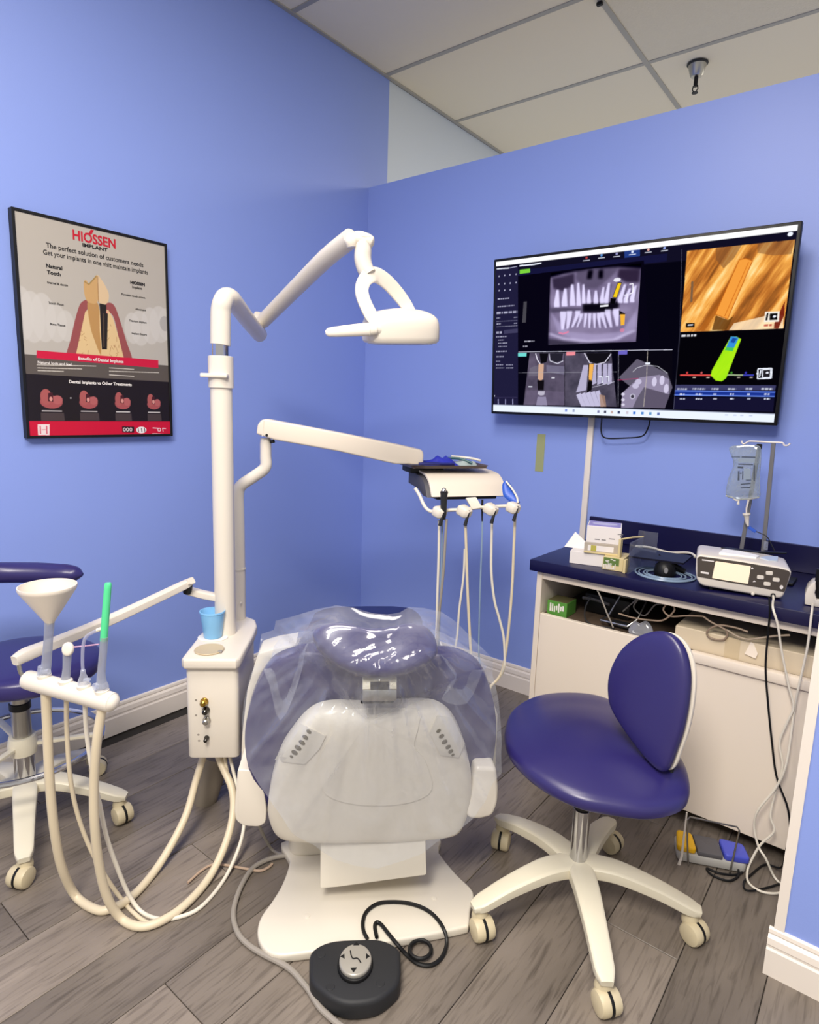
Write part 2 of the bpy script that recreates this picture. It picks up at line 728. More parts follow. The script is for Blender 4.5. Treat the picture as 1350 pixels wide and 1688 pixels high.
# ceiling: tiles resting in a metal grid
ce = struct('ceiling', box((-0.12, -4.6, ZC + 0.03), (3.9, 3.4, ZC + 0.06)), M_DARKGAP)
gx = [0.0, 1.098, 2.318, 3.538]
gy = [-0.515 + 0.616 * k for k in range(-6, 7)]
for i in range(len(gx) - 1):
    for j in range(len(gy) - 1):
        m_ = M_TILE2 if (i == 1 and j == 7) else M_TILE
        b = box((gx[i] + 0.006, gy[j] + 0.006, ZC + 0.004), (gx[i + 1] - 0.006, gy[j + 1] - 0.006, ZC + 0.018), 0.003, 1)
        struct('ceiling_tile', b, m_, parent=ce)
for x in gx[1:]:
    struct('ceiling_grid_bar', box((x - 0.012, -4.3, ZC), (x + 0.012, 3.2, ZC + 0.005), 0.001, 1), M_TEE, parent=ce)
for i in range(len(gx) - 1):
    for y in gy:
        struct('ceiling_grid_bar', box((gx[i], y - 0.012, ZC + 0.0005), (gx[i + 1], y + 0.012, ZC + 0.0055), 0.001, 1), M_TEE, parent=ce)
struct('wall_angle', box((0.0, -4.3, ZC - 0.002), (0.020, 3.2, ZC + 0.008), 0.001, 1), M_TEE, parent=ce)

# sprinkler
sp = thing('fire_sprinkler', 'chrome pendant fire sprinkler on the ceiling above the back wall', 'sprinkler', (1.292, 0.85, ZC), WORLD)
T = Matrix.Translation((1.292, 0.85, ZC)) @ Matrix.Scale(0.78, 4)
part(sp, 'flange', lathe([(0, 0), (0.060, 0), (0.060, -0.004), (0.052, -0.010), (0, -0.010)], 28, T), M_CHAR, WORLD)
part(sp, 'cup', lathe([(0.052, -0.008), (0.050, -0.016), (0.037, -0.062), (0.030, -0.072), (0.022, -0.074), (0, -0.074)], 28, T), M_STEEL, WORLD)
b = cyl(0.012, -0.125, -0.07, 14, M=T)
sweep([(0.012, 0, -0.12), (0.016, 0, -0.14), (0.004, 0, -0.158)], 0.0035, 6, bm=b, M=T)
sweep([(-0.012, 0, -0.12), (-0.016, 0, -0.14), (-0.004, 0, -0.158)], 0.0035, 6, bm=b, M=T)
part(sp, 'nozzle', b, M_BLACK, WORLD)
part(sp, 'deflector', cyl(0.018, -0.162, -0.158, 14, M=T), M_CHAR, WORLD)
hk = thing('ceiling_hook', 'small dark clip on the ceiling grid bar near the top edge', 'clip', (1.098, 0.16, ZC), WORLD)
part(hk, 'clip_body', box((1.080, 0.150, ZC - 0.014), (1.104, 0.166, ZC - 0.0005), 0.002, 1), M_BLACK, WORLD)


# ------------------------------------------------------------------ flat print: painter for screens and posters
class Paint:
    def __init__(s, W, H, col):
        s.W, s.H = W, H
        s.a = np.zeros((H, W, 3), np.float32)
        s.a[:] = col

    def mask(s, pts):
        P = np.array(pts, float)
        x0, y0 = np.floor(P.min(0)).astype(int) - 1
        x1, y1 = np.ceil(P.max(0)).astype(int) + 2
        x0, y0 = max(x0, 0), max(y0, 0)
        x1, y1 = min(x1, s.W), min(y1, s.H)
        if x1 <= x0 or y1 <= y0:
            return None
        S = 3
        xs = x0 + (np.arange((x1 - x0) * S) + 0.5) / S
        ys = y0 + (np.arange((y1 - y0) * S) + 0.5) / S
        X, Y = np.meshgrid(xs, ys)
        ins = np.zeros(X.shape, bool)
        n = len(P)
        for i in range(n):
            ax, ay = P[i]
            bx, by = P[(i + 1) % n]
            if ay == by:
                continue
            c = ((ay > Y) != (by > Y)) & (X < (bx - ax) * (Y - ay) / (by - ay) + ax)
            ins ^= c
        m = ins.reshape(y1 - y0, S, x1 - x0, S).mean((1, 3))
        return (slice(y0, y1), slice(x0, x1)), m

    def poly(s, pts, col, al=1.0):
        r = s.mask(pts)
        if r is None:
            return
        sl, m = r
        m = (m * al)[..., None]
        col = np.asarray(col, np.float32)
        if col.ndim == 3:
            col = col[sl]
        s.a[sl] = s.a[sl] * (1 - m) + col * m

    def line(s, pts, w, col, al=1.0):
        for (ax, ay), (bx, by) in zip(pts, pts[1:]):
            d = math.hypot(bx - ax, by - ay) or 1
            nx, ny = -(by - ay) / d * w / 2, (bx - ax) / d * w / 2
            s.poly([(ax + nx, ay + ny), (bx + nx, by + ny), (bx - nx, by - ny), (ax - nx, ay - ny)], col, al)

    def disc(s, c, rx, ry, col, al=1.0, n=28):
        s.poly([(c[0] + rx * math.cos(2 * PI * k / n), c[1] + ry * math.sin(2 * PI * k / n)) for k in range(n)], col, al)

    def blur(s, sl, it=1):
        for _ in range(it):
            a = s.a[sl]
            p = np.pad(a, ((1, 1), (1, 1), (0, 0)), 'edge')
            s.a[sl] = (p[:-2, 1:-1] + p[2:, 1:-1] + p[1:-1, :-2] + p[1:-1, 2:] + 2 * a) / 6

    def dashes(s, x0, y, x1, h, col, al=1.0, seed=0):
        """a line of tiny words too small to read"""
        r = random.Random(seed)
        x = x0
        while x < x1:
            w = r.uniform(2.5, 7) * h / 3
            s.poly([(x, y), (min(x + w, x1), y), (min(x + w, x1), y + h), (x, y + h)], col, al * r.uniform(.7, 1))
            x += w + h * 0.45


def c8(*v):
    return np.array([x / 255 for x in v], np.float32)


def value_noise(W, H, sx, sy, seed, ang=0.0, octv=4):
    rs = np.random.RandomState(seed)
    X, Y = np.meshgrid(np.arange(W), np.arange(H))
    ca, sa = math.cos(ang), math.sin(ang)
    U, V = (X * ca + Y * sa), (-X * sa + Y * ca)
    out = np.zeros((H, W), np.float32)
    amp, tot = 1.0, 0
    for o in range(octv):
        g = rs.rand(256, 256).astype(np.float32)
        u, v = U / sx * 2 ** o + 300, V / sy * 2 ** o + 300
        iu, iv = np.floor(u).astype(int), np.floor(v).astype(int)
        fu, fv = u - iu, v - iv
        fu, fv = fu * fu * (3 - 2 * fu), fv * fv * (3 - 2 * fv)
        a, b = g[iv % 256, iu % 256], g[iv % 256, (iu + 1) % 256]
        c, d = g[(iv + 1) % 256, iu % 256], g[(iv + 1) % 256, (iu + 1) % 256]
        out += amp * ((a * (1 - fu) + b * fu) * (1 - fv) + (c * (1 - fu) + d * fu) * fv)
        tot += amp
        amp *= 0.55
    return out / tot


def printed(parent, name, P, w, h, M, material, fr=WORLD):
    """flat sheet of w x h metres carrying the print P; local frame M: x right, y up, z out"""
    W, H = P.W, P.H
    X, Y = np.meshgrid(np.linspace(0, w, W + 1), np.linspace(h, 0, H + 1))
    co = np.stack([X, Y, np.zeros_like(X)], -1).reshape(-1, 3)
    T = np.array(MO[parent.name].inverted() @ fr @ M)
    co = co @ T[:3, :3].T + T[:3, 3]
    idx = np.arange((W + 1) * (H + 1)).reshape(H + 1, W + 1)
    q = np.stack([idx[1:, :-1], idx[1:, 1:], idx[:-1, 1:], idx[:-1, :-1]], -1).reshape(-1, 4)
    me = bpy.data.meshes.new(name)
    me.vertices.add(len(co))
    me.vertices.foreach_set('co', co.astype(np.float32).ravel())
    me.loops.add(q.size)
    me.loops.foreach_set('vertex_index', q.astype(np.int32).ravel())
    me.polygons.add(len(q))
    me.polygons.foreach_set('loop_start', np.arange(0, q.size, 4, dtype=np.int32))
    me.update(calc_edges=True)
    at_ = me.color_attributes.new('print', 'FLOAT_COLOR', 'POINT')
    a = np.clip(P.a, 0, 1)
    a = np.pad(a, ((0, 1), (0, 1), (0, 0)), 'edge')
    l = np.where(a <= 0.04045, a / 12.92, ((a + 0.055) / 1.055) ** 2.4)
    rgba = np.concatenate([l, np.ones(l.shape[:2] + (1,))], -1).astype(np.float32)
    at_.data.foreach_set('color', rgba.ravel())
    me.materials.append(material)
    o = bpy.data.objects.new(name, me)
    C.objects.link(o)
    o.parent = parent
    MO[o.name] = MO[parent.name]
    return o


def text(parent, name, body, size, M, material, fr=WORLD, align='LEFT', bold=0.0, sx=1.0):
    cu = bpy.data.curves.new('txt', 'FONT')
    cu.body = body
    cu.size = size
    cu.align_x = align
    cu.offset = bold
    cu.resolution_u = 3
    o = bpy.data.objects.new('txt', cu)
    C.objects.link(o)
    dg = bpy.context.evaluated_depsgraph_get()
    me = bpy.data.meshes.new_from_object(o.evaluated_get(dg))
    bpy.data.objects.remove(o)
    bpy.data.curves.remove(cu)
    me.name = name
    me.transform(MO[parent.name].inverted() @ fr @ M @ Matrix.Diagonal((sx, 1, 1, 1)))
    me.materials.clear()
    me.materials.append(material)
    ob = bpy.data.objects.new(name, me)
    C.objects.link(ob)
    ob.parent = parent
    MO[ob.name] = MO[parent.name]
    return ob


# ------------------------------------------------------------------ wall television
TVW, TVH = 1.096, 0.633
tvx = Vector((0.99993, 0.0100, -0.0060)).normalized()
tvz = Vector((0.0100, -math.cos(0.078), -math.sin(0.078)))
TVM = frame((0.842, -0.100, 1.277), tvx, tvz)
tv = thing('television', 'large black flat screen television on the back wall showing dental scans', 'television', (1.39, -0.06, 1.277), WORLD)
part(tv, 'housing', box((0, 0, -0.028), (TVW, TVH, 0), 0.004, 2, TVM), M_BLACK, WORLD)
part(tv, 'back_cover', box((0.15, 0.06, -0.055), (TVW - 0.15, TVH - 0.2, -0.027), 0.012, 2, TVM), M_BLACK, WORLD)
part(tv, 'wall_bracket', box((1.29, -0.075, 1.42), (1.50, -0.0005, 1.66), 0.004, 1), M_CHAR, WORLD)
part(tv, 'brand_plate', box((0.42, 0.001, -0.004), (0.47, 0.008, 0.001), 0.0, 1, TVM), M_CHAR, WORLD)
LCD = 0.011
SW, SH = TVW - 2 * LCD, TVH - 2 * LCD
SCM = TVM @ Matrix.Translation((LCD, LCD, 0.0006))
PX, PY = 620, 358
P = Paint(PX, PY, c8(5, 4, 16))


def sp_(px, py):
    x, y = onp(px, py, SCM, WORLD)
    return (x / SW * PX, (1 - y / SH) * PY)


def z7(*pts):
    return [sp_(800 + a / 4.355, 400 + b / 4.355) for a, b in pts]


def z8(*pts):
    return [sp_(1060 + a / 4.655, 370 + b / 4.655) for a, b in pts]


WHT = c8(235, 240, 252)
P.poly([(0, 0), (PX, 0), (PX, 0.118 * PY), (0, 0.118 * PY)], c8(16, 14, 34))
P.poly([(0, 0.07 * PY), (0.64 * PX, 0.07 * PY), (0.64 * PX, 0.112 * PY), (0, 0.112 * PY)], c8(20, 20, 56))
P.poly(z7((235, 240), (1140, 130), (1180, 770), (238, 780)), c8(6, 4, 18))
P.poly(z7((75, 195), (236, 178), (236, 1165), (62, 1165)), c8(30, 28, 58))
P.poly(z7((70, 150), (232, 128), (232, 175), (75, 196)), c8(12, 10, 30))
# header marks and tool icons
P.line(z7((82, 190), (172, 184)), 2.6, WHT)
P.line(z7((172, 184), (230, 172)), 1.5, c8(190, 190, 220))
P.line(z7((246, 168), (350, 158), (404, 148)), 3.0, WHT)
P.poly(z7((248, 196), (322, 188), (324, 216), (248, 226)), c8(120, 206, 60))
for i, (x, y, c) in enumerate([(728, 118, (180, 60, 60)), (836, 100, (90, 150, 220)), (945, 90, (150, 150, 200)), (1058, 76, (220, 230, 255)), (1172, 60, (230, 170, 160)), (1288, 48, (150, 170, 230))]):
    if i == 3:
        P.poly(z7((1000, 62), (1112, 42), (1112, 98), (1000, 112)), c8(36, 60, 130))
    P.disc(z7((x, y - 8))[0], 2.6, 2.6, c8(*c))
    P.line(z7((x - 26, y + 14), (x + 24, y + 8)), 1.6, WHT, .9)
for x, y in [(100, 243), (140, 237), (178, 232), (222, 228), (98, 300), (140, 295), (180, 292), (222, 288), (100, 346), (140, 343), (180, 340)]:
    P.disc(z7((x, y))[0], 1.6, 2.0, c8(190, 190, 215), .9)
for k, (x0, x1, y, h) in enumerate([(90, 172, 402, 3), (90, 208, 456, 3), (82, 232, 500, 5), (82, 108, 540, 2.4), (206, 232, 534, 2.4), (82, 232, 566, 1), (82, 112, 582, 2.4), (206, 232, 577, 2.4), (82, 232, 604, 1), (80, 122, 640, 5), (78, 156, 674, 2.6),
                                     (94, 136, 698, 2.2), (94, 160, 720, 2.2), (94, 160, 745, 2.2), (80, 158, 778, 3.2), (80, 134, 816, 3.2), (78, 108, 850, 2), (78, 130, 876, 2.2), (150, 200, 876, 2.2), (78, 136, 898, 2.2), (150, 202, 898, 2.2)]):
    a, b = z7((x0, y))[0], z7((x1, y))[0]
    P.dashes(a[0], a[1], b[0], h, c8(205, 205, 228), .85, k)
P.poly(z7((134, 630), (234, 618), (234, 648), (134, 656)), c8(62, 60, 92))
P.line(z7((68, 1112), (232, 1112)), 1, c8(60, 55, 90))
for x in (94, 146, 198):
    P.line(z7((x, 1124), (x, 1164)), 2.6, c8(150, 150, 190))
P.line(z7((66, 1102), (70, 1102)), 3, WHT)
P.poly(z7((276, 426), (300, 424), (292, 575), (266, 575)), c8(70, 68, 76))
P.dashes(*z7((282, 706))[0], z7((356, 706))[0][0], 3.2, c8(200, 200, 215), .9, 71)
P.dashes(*z7((272, 742))[0], z7((306, 742))[0][0], 3.2, c8(200, 200, 215), .9, 72)
# panoramic x-ray
NZ = value_noise(PX, PY, 26, 26, 3)
pano = z7((470, 250), (560, 226), (640, 210), (760, 192), (960, 178), (1118, 186), (1100, 470), (1083, 712), (900, 716), (700, 722), (455, 735))
base = np.stack([NZ * 0.18 + 0.40, NZ * 0.18 + 0.36, NZ * 0.18 + 0.47], -1)
P.poly(pano, base)
sl = (slice(int(min(p[1] for p in pano)), int(max(p[1] for p in pano))), slice(int(min(p[0] for p in pano)), int(max(p[0] for p in pano))))
P.poly(z7((480, 260), (640, 222), (640, 300), (560, 350), (490, 330)), c8(50, 42, 62), .9)
P.poly(z7((960, 190), (1112, 190), (1104, 290), (1010, 285), (950, 250)), c8(46, 36, 56), .9)
P.poly(z7((660, 205), (960, 185), (900, 250), (800, 330), (720, 330), (650, 260)), c8(84, 76, 98), .8)
P.poly(z7((740, 200), (775, 198), (765, 262), (730, 262)), c8(14, 12, 22))
P.poly(z7((815, 200), (848, 196), (845, 258), (812, 258)), c8(14, 12, 22))
P.poly(z7((470, 500), (520, 640), (640, 700), (800, 715), (960, 700), (1085, 610), (1090, 480), (980, 640), (800, 660), (600, 640), (520, 560)), c8(165, 155, 190), .6)
P.line(z7((460, 655), (560, 690), (740, 712), (920, 700), (1080, 630)), 3.5, c8(205, 198, 228), .9)
P.poly(z7((460, 690), (600, 712), (740, 728), (455, 735)), c8(58, 54, 70), .9)
P.poly(z7((700, 440), (960, 425), (960, 470), (850, 500), (700, 500)), c8(14, 12, 20), .92)
P.poly(z7((470, 470), (690, 470), (690, 490), (470, 505)), c8(70, 64, 84), .8)
P.blur(sl, 14)
TTH = c8(226, 220, 250)
for k, (xt, xb, yt, yb, w) in enumerate([(520, 515, 340, 465, 40), (575, 570, 330, 460, 42), (625, 628, 300, 455, 40), (668, 672, 290, 455, 34), (706, 708, 300, 440, 30), (745, 745, 340, 440, 32), (795, 795, 345, 440, 34), (850, 838, 320, 440, 30), (890, 870, 290, 440, 34), (1005, 970, 300, 435, 36), (1040, 1010, 330, 435, 34), (1080, 1055, 310, 430, 34)]):
    P.poly(z7((xt - w * .22, yt), (xt + w * .22, yt), (xb + w * .5, yb - 30), (xb + w * .48, yb), (xb - w * .48, yb), (xb - w * .5, yb - 30)), TTH, .78)
    P.line(z7((xt + w * .45, yt + 10), (xb + w * .55, yb - 20)), 1, c8(50, 44, 62), .7)
for k, (xt, xb, yt, yb, w) in enumerate([(560, 555, 495, 625, 44), (605, 590, 492, 620, 40), (665, 625, 490, 610, 36), (690, 660, 510, 610, 26), (722, 712, 508, 610, 24), (752, 748, 508, 615, 24), (784, 786, 508, 615, 24), (815, 825, 505, 615, 26), (842, 868, 500, 615, 30), (880, 905, 480, 610, 40), (940, 948, 475, 600, 44)]):
    P.poly(z7((xt - w * .5, yt), (xt + w * .5, yt), (xt + w * .5, yt + 32), (xb + w * .2, yb), (xb - w * .2, yb), (xt - w * .5, yt + 32)), TTH, .74)
    P.line(z7((xt + w * .55, yt + 14), (xb + w * .5, yb - 10)), 1, c8(64, 58, 80), .7)
P.blur(sl, 3)
P.a[sl] = np.clip((P.a[sl] - 0.06) * 1.18, 0, 1)
P.line(z7((1000, 380), (1024, 372), (1012, 430)), 2, c8(240, 236, 255))
P.line(z7((1036, 300), (1062, 296), (1060, 360), (1036, 372)), 2, c8(250, 248, 255))
P.line(z7((825, 458), (885, 452)), 4, c8(235, 235, 240))
P.disc(z7((948, 268))[0], 8, 4, c8(240, 240, 250), .9)
P.poly(z7((900, 400), (942, 402), (930, 442), (898, 440)), c8(6, 5, 10))
P.poly(z7((952, 286), (982, 286), (946, 398), (914, 396)), c8(30, 24, 6))
P.poly(z7((954, 292), (978, 292), (944, 394), (918, 392)), c8(240, 200, 30))
P.poly(z7((962, 488), (1006, 512), (1004, 520), (962, 520)), c8(16, 12, 20))
P.poly(z7((970, 516), (1005, 516), (1000, 592), (974, 596)), c8(240, 178, 60))
P.line(z7((528, 648), (560, 656), (600, 640)), 4, c8(220, 130, 165), .9)
P.disc(z7((984, 630))[0], 5, 4, c8(215, 130, 160), .8)
# lower slices
P.line(z7((238, 786), (1345, 770)), 1.4, c8(200, 200, 215))
P.poly(z7((320, 792), (570, 792), (570, 1170), (275, 1166)), np.stack([NZ * .2 + .22, NZ * .18 + .20, NZ * .2 + .27], -1))
P.poly(z7((570, 792), (905, 790), (945, 1180), (570, 1172)), np.stack([NZ * .2 + .20, NZ * .18 + .19, NZ * .2 + .25], -1))
P.poly(z7((390, 796), (455, 796), (440, 860), (400, 870)), c8(12, 10, 16))
P.line(z7((362, 796), (376, 845), (396, 874)), 2.2, c8(235, 232, 245))
P.poly(z7((466, 796), (560, 796), (550, 850), (500, 862), (470, 840)), c8(36, 34, 46))
P.line(z7((458, 800), (466, 850), (520, 870), (560, 850)), 1.8, c8(220, 220, 235))
P.poly(z7((440, 880), (570, 890), (570, 950), (440, 930)), c8(130, 126, 152), .6)
P.poly(z7((322, 900), (385, 880), (380, 960), (310, 960)), c8(120, 116, 130), .5)
P.poly(z7((384, 872), (422, 872), (416, 980), (398, 996), (378, 980)), c8(205, 165, 140))
P.poly(z7((374, 990), (424, 990), (420, 1060), (378, 1060)), c8(16, 12, 18))
P.poly(z7((380, 1068), (430, 1068), (424, 1095), (400, 1100), (376, 1090)), c8(240, 240, 250))
P.poly(z7((376, 1108), (436, 1108), (446, 1170), (366, 1168)), c8(175, 170, 200), .9)
P.poly(z7((300, 1062), (570, 1072), (570, 1170), (276, 1166)), c8(112, 100, 128), .45)
P.line(z7((310, 1036), (338, 1036)), 2.4, WHT)
P.line(z7((476, 972), (500, 972)), 2.6, c8(220, 220, 230))
P.line(z7((238, 936), (955, 930)), .9, c8(170, 170, 180), .8)
P.line(z7((571, 792), (571, 1172)), 1, c8(20, 18, 26))
P.poly(z7((724, 794), (900, 792), (890, 850), (810, 880), (745, 850)), c8(18, 16, 22))
P.line(z7((712, 794), (752, 866), (800, 876), (860, 860), (904, 800)), 2.0, c8(225, 222, 238))
P.poly(z7((706, 880), (740, 880), (726, 1060), (652, 1078), (668, 1030)), c8(190, 184, 214), .9)
for x in (784, 822, 862, 896):
    P.poly(z7((x - 14, 870), (x + 14, 870), (x + 16, 1010), (x - 18, 1024)), c8(196, 190, 222), .85)
    P.line(z7((x + 15, 880), (x + 16, 1000)), 1, c8(60, 56, 74))
P.line(z7((815, 965), (840, 962), (842, 1010)), 1.8, WHT)
P.line(z7((866, 965), (886, 962), (888, 1000)), 1.8, WHT)
P.poly(z7((744, 868), (782, 868), (766, 1000), (744, 1000)), c8(24, 18, 14))
P.poly(z7((748, 872), (780, 872), (766, 990), (744, 985)), c8(238, 176, 84))
P.poly(z7((740, 1000), (770, 1000), (764, 1060), (730, 1080)), c8(10, 8, 12))
for k in range(5):
    x = 668 + k * 34
    P.poly(z7((x - 14, 1095 - k * 6), (x + 18, 1080 - k * 5), (x + 58, 1178), (x + 22, 1178)), c8(205, 200, 230), .9)
    P.line(z7((x + 18, 1082 - k * 5), (x + 58, 1178)), 1, c8(90, 84, 104))
P.poly(z7((820, 1090), (860, 1100), (870, 1180), (828, 1180)), c8(165, 130, 110), .8)
P.line(z7((770, 1040), (930, 1000)), 1.2, c8(190, 188, 205))
P.poly(z7((945, 780), (1345, 775), (1345, 1190), (945, 1182)), c8(8, 6, 16))
P.poly(z7((1090, 836), (1170, 870), (1310, 940), (1345, 1040), (1290, 1190), (976, 1186), (985, 1085), (1050, 1040), (960, 970)), c8(96, 90, 108))
P.poly(z7((976, 1186), (985, 1080), (1060, 1010), (1110, 970), (1250, 950), (1320, 980), (1320, 1090), (1140, 1040), (1090, 1120), (1060, 1186)), c8(150, 140, 168), .9)
P.poly(z7((1145, 1040), (1320, 1095), (1290, 1190), (1135, 1188)), c8(92, 84, 104))
P.line(z7((1060, 930), (1090, 900), (1160, 880), (1240, 890), (1310, 940)), 1.2, c8(200, 200, 210))
for x, y in [(1215, 1000), (1270, 990), (1300, 1050)]:
    P.disc(z7((x, y))[0], 5, 10, c8(205, 198, 224))
for x, y in [(1100, 1000), (1080, 1030)]:
    P.disc(z7((x, y))[0], 7, 6, c8(195, 188, 215))
P.disc(z7((1058, 1106))[0], 6, 6, c8(190, 186, 206))
P.disc(z7((1058, 1106))[0], 3.6, 3.6, c8(60, 56, 70))
for y in (1090, 1130, 1165):
    P.disc(z7((990, y))[0], 4, 3, c8(210, 205, 225))
P.line(z7((950, 988), (1100, 976)), 1.2, c8(180, 60, 110))
P.line(z7((1166, 780), (1160, 960), (1138, 1180)), 1.2, c8(190, 180, 170))
P.line(z7((1150, 868), (1186, 868)), 4, WHT)
P.line(z7((958, 790), (955, 1180)), 1, c8(150, 150, 165))
P.poly(z7((236, 794), (298, 792), (296, 818), (236, 820)), c8(110, 214, 208))
P.poly(z7((582, 786), (648, 784), (646, 810), (582, 812)), c8(236, 140, 150))
P.poly(z7((956, 778), (1022, 774), (1020, 804), (956, 806)), c8(104, 96, 190))
# 3D view at the upper right
org = z8((340, 205), (1168, 118), (1080, 800), (288, 828))
n1 = value_noise(PX, PY, 150, 16, 8, -1.05, 5)
n2 = value_noise(PX, PY, 60, 30, 9, -0.6, 3)
v = np.clip((n1 - 0.28) * 2.2, 0, 1) * 0.75 + 0.25 * np.clip((n2 - .25) * 2, 0, 1)
ramp = np.stack([np.interp(v, [0, .35, .6, .85, 1], [.42, .74, .94, 1.0, 1.0]), np.interp(v, [0, .35, .6, .85, 1], [.24, .44, .66, .84, .96]), np.interp(v, [0, .35, .6, .85, 1], [.10, .17, .30, .55, .82])], -1).astype(np.float32)
P.poly(org, ramp)
P.poly(z8((560, 185), (760, 160), (700, 260), (620, 340), (560, 270)), c8(116, 74, 44), .55)
P.poly(z8((880, 150), (1165, 120), (1140, 230), (1000, 240), (880, 220)), c8(120, 78, 50), .5)
P.poly(z8((700, 760), (1000, 690), (1080, 700), (1075, 800), (660, 815)), c8(255, 236, 205), .75)
P.poly(z8((620, 500), (700, 400), (560, 690), (470, 815), (430, 815), (520, 660)), c8(170, 92, 26), .7)
P.poly(z8((560, 700), (655, 735), (700, 700), (640, 812), (530, 812)), c8(96, 56, 18), .85)
P.poly(z8((1010, 760), (1090, 590), (1085, 700), (1040, 800), (1005, 800)), c8(110, 26, 14), .9)
P.poly(z8((740, 272), (790, 262), (842, 280), (650, 728), (555, 690)), c8(240, 156, 62))
P.line(z8((740, 272), (555, 690), (650, 728), (842, 280), (790, 262), (740, 272)), 1.4, c8(190, 96, 22))
P.line(z8((812, 290), (628, 705)), 1.2, c8(200, 104, 26))
P.line(z8((380, 440), (372, 598)), 4, c8(122, 92, 66))
P.poly(z8((332, 760), (398, 758), (396, 790), (330, 792)), c8(24, 16, 12))
P.line(z8((345, 774), (384, 773)), 2.4, WHT)
P.poly(z8((938, 672), (1050, 668), (1044, 748), (930, 752)), c8(240, 232, 220))
P.poly(z8((975, 686), (1034, 682), (1030, 734), (972, 736)), c8(12, 10, 12))
P.line(z8((958, 682), (948, 738)), 3, c8(12, 10, 12))
P.disc(z8((1010, 708))[0], 2.6, 2.2, WHT)
P.dashes(*z8((930, 768))[0], z8((990, 768))[0][0], 4, c8(180, 60, 50), .8, 5)
P.dashes(*z8((296, 850))[0], z8((410, 850))[0][0], 4.2, c8(230, 230, 235), 1, 6)
# density model at the lower right
P.poly(z8((288, 830), (1120, 806), (1060, 1240), (250, 1232)), c8(4, 3, 8))
P.dashes(*z8((296, 848))[0], z8((410, 848))[0][0], 4.2, c8(230, 230, 235), 1, 6)
P.line(z8((286, 1158), (525, 1160)), 3.4, c8(214, 74, 70))
P.line(z8((640, 1156), (770, 1158)), 3.0, c8(150, 170, 130))
P.line(z8((770, 1158), (852, 1158)), 3.4, c8(58, 62, 170))
for x, c in [(340, (200, 60, 60)), (450, (190, 90, 90)), (680, (60, 140, 40)), (790, (50, 50, 170))]:
    P.disc(z8((x, 1140))[0], 2, 2.4, c8(*c))
for x in (395, 500, 735, 832):
    P.line(z8((x - 12, 1176), (x + 12, 1176)), 2, c8(210, 200, 185))
gg = np.clip(value_noise(PX, PY, 50, 8, 12, -1.05, 3), 0, 1)[..., None]
P.poly(z8((675, 862), (718, 862), (755, 882), (640, 1180), (606, 1206), (560, 1200), (520, 1160), (530, 1120)), c8(150, 225, 20) * (1 - gg * .35) + c8(235, 255, 40) * gg * .35)
P.poly(z8((675, 862), (718, 864), (736, 875), (700, 948), (640, 945)), c8(52, 140, 214))
P.poly(z8((690, 872), (722, 878), (700, 912), (672, 905)), c8(26, 74, 160))
P.poly(z8((640, 945), (700, 948), (690, 975), (628, 966)), c8(70, 190, 90))
P.line(z8((884, 1110), (990, 1106), (986, 1182), (880, 1186), (884, 1110)), 2.4, WHT)
P.poly(z8((922, 1118), (982, 1114), (978, 1174), (918, 1176)), c8(30, 28, 34))
P.line(z8((920, 1116), (982, 1114), (978, 1176), (918, 1178), (920, 1116)), 1.8, WHT)
P.line(z8((905, 1120), (896, 1170)), 2.4, WHT)
P.disc(z8((955, 1140))[0], 2.4, 2, WHT)
P.line(z8((886, 1140), (874, 1150)), 3, WHT)
P.poly(z8((250, 1232), (1022, 1236), (1016, 1276), (246, 1272)), c8(58, 58, 96))
P.poly(z8((246, 1272), (1016, 1282), (1012, 1326), (242, 1316)), c8(26, 50, 140))
P.line(z8((246, 1278), (1016, 1290)), 2.2, c8(104, 136, 228))
P.line(z8((242, 1310), (1012, 1322)), 2.2, c8(104, 136, 228))
P.poly(z8((240, 1326), (1010, 1332), (1000, 1440), (234, 1420)), c8(20, 18, 46))
for k, (x, w) in enumerate([(304, 40), (430, 50), (554, 28), (684, 30), (814, 26), (954, 44)]):
    a, b = z8((x - w, 1258))[0], z8((x + w, 1262))[0]
    P.dashes(a[0], a[1], b[0], 3, WHT, .95, 30 + k)
    a, b = z8((x - w * .5, 1298))[0], z8((x + w * .5, 1300))[0]
    P.dashes(a[0], a[1], b[0], 3.4, WHT, .95, 40 + k)
    a, b = z8((x - w * .5, 1334))[0], z8((x + w * .5, 1338))[0]
    P.dashes(a[0], a[1], b[0], 3, WHT, .95, 50 + k)
P.line(z8((300, 190), (285, 830), (236, 1420)), 1.2, c8(90, 90, 110), .7)
P.disc(z8((1132, 76))[0], 4.4, 3.8, WHT)
# window bars
P.poly([(0, 0), (PX, 0), (PX, 0.030 * PY), (0, 0.030 * PY)], c8(255, 255, 255))
tb = 0.956
P.poly([(0, tb * PY), (PX, tb * PY), (PX, PY), (0, PY)], c8(232, 240, 255))
P.poly([(0, (tb - .003) * PY), (PX, (tb - .003) * PY), (PX, tb * PY), (0, tb * PY)], c8(150, 156, 180))
for k, x in enumerate([.315, .345, .440, .465, .490, .515, .545, .570, .598, .625, .652]):
    P.poly([(x * PX - 2.6, .969 * PY), (x * PX + 2.6, .969 * PY), (x * PX + 2.6, .986 * PY), (x * PX - 2.6, .986 * PY)], c8(*[(120, 140, 210), (150, 160, 190), (120, 120, 160), (60, 60, 80), (190, 160, 150), (40, 50, 90), (200, 190, 200), (50, 110, 200), (70, 130, 200), (80, 140, 190), (90, 110, 170)][k]), .9)
for x in (.86, .885, .905, .93):
    P.line([(x * PX, .97 * PY), (x * PX + 6, .97 * PY)], 2, c8(180, 190, 215), .8)
M_LCD = attr_mat('screen_picture', emit=1.08, rough=0.3)
printed(tv, 'screen', P, SW, SH, SCM, M_LCD)

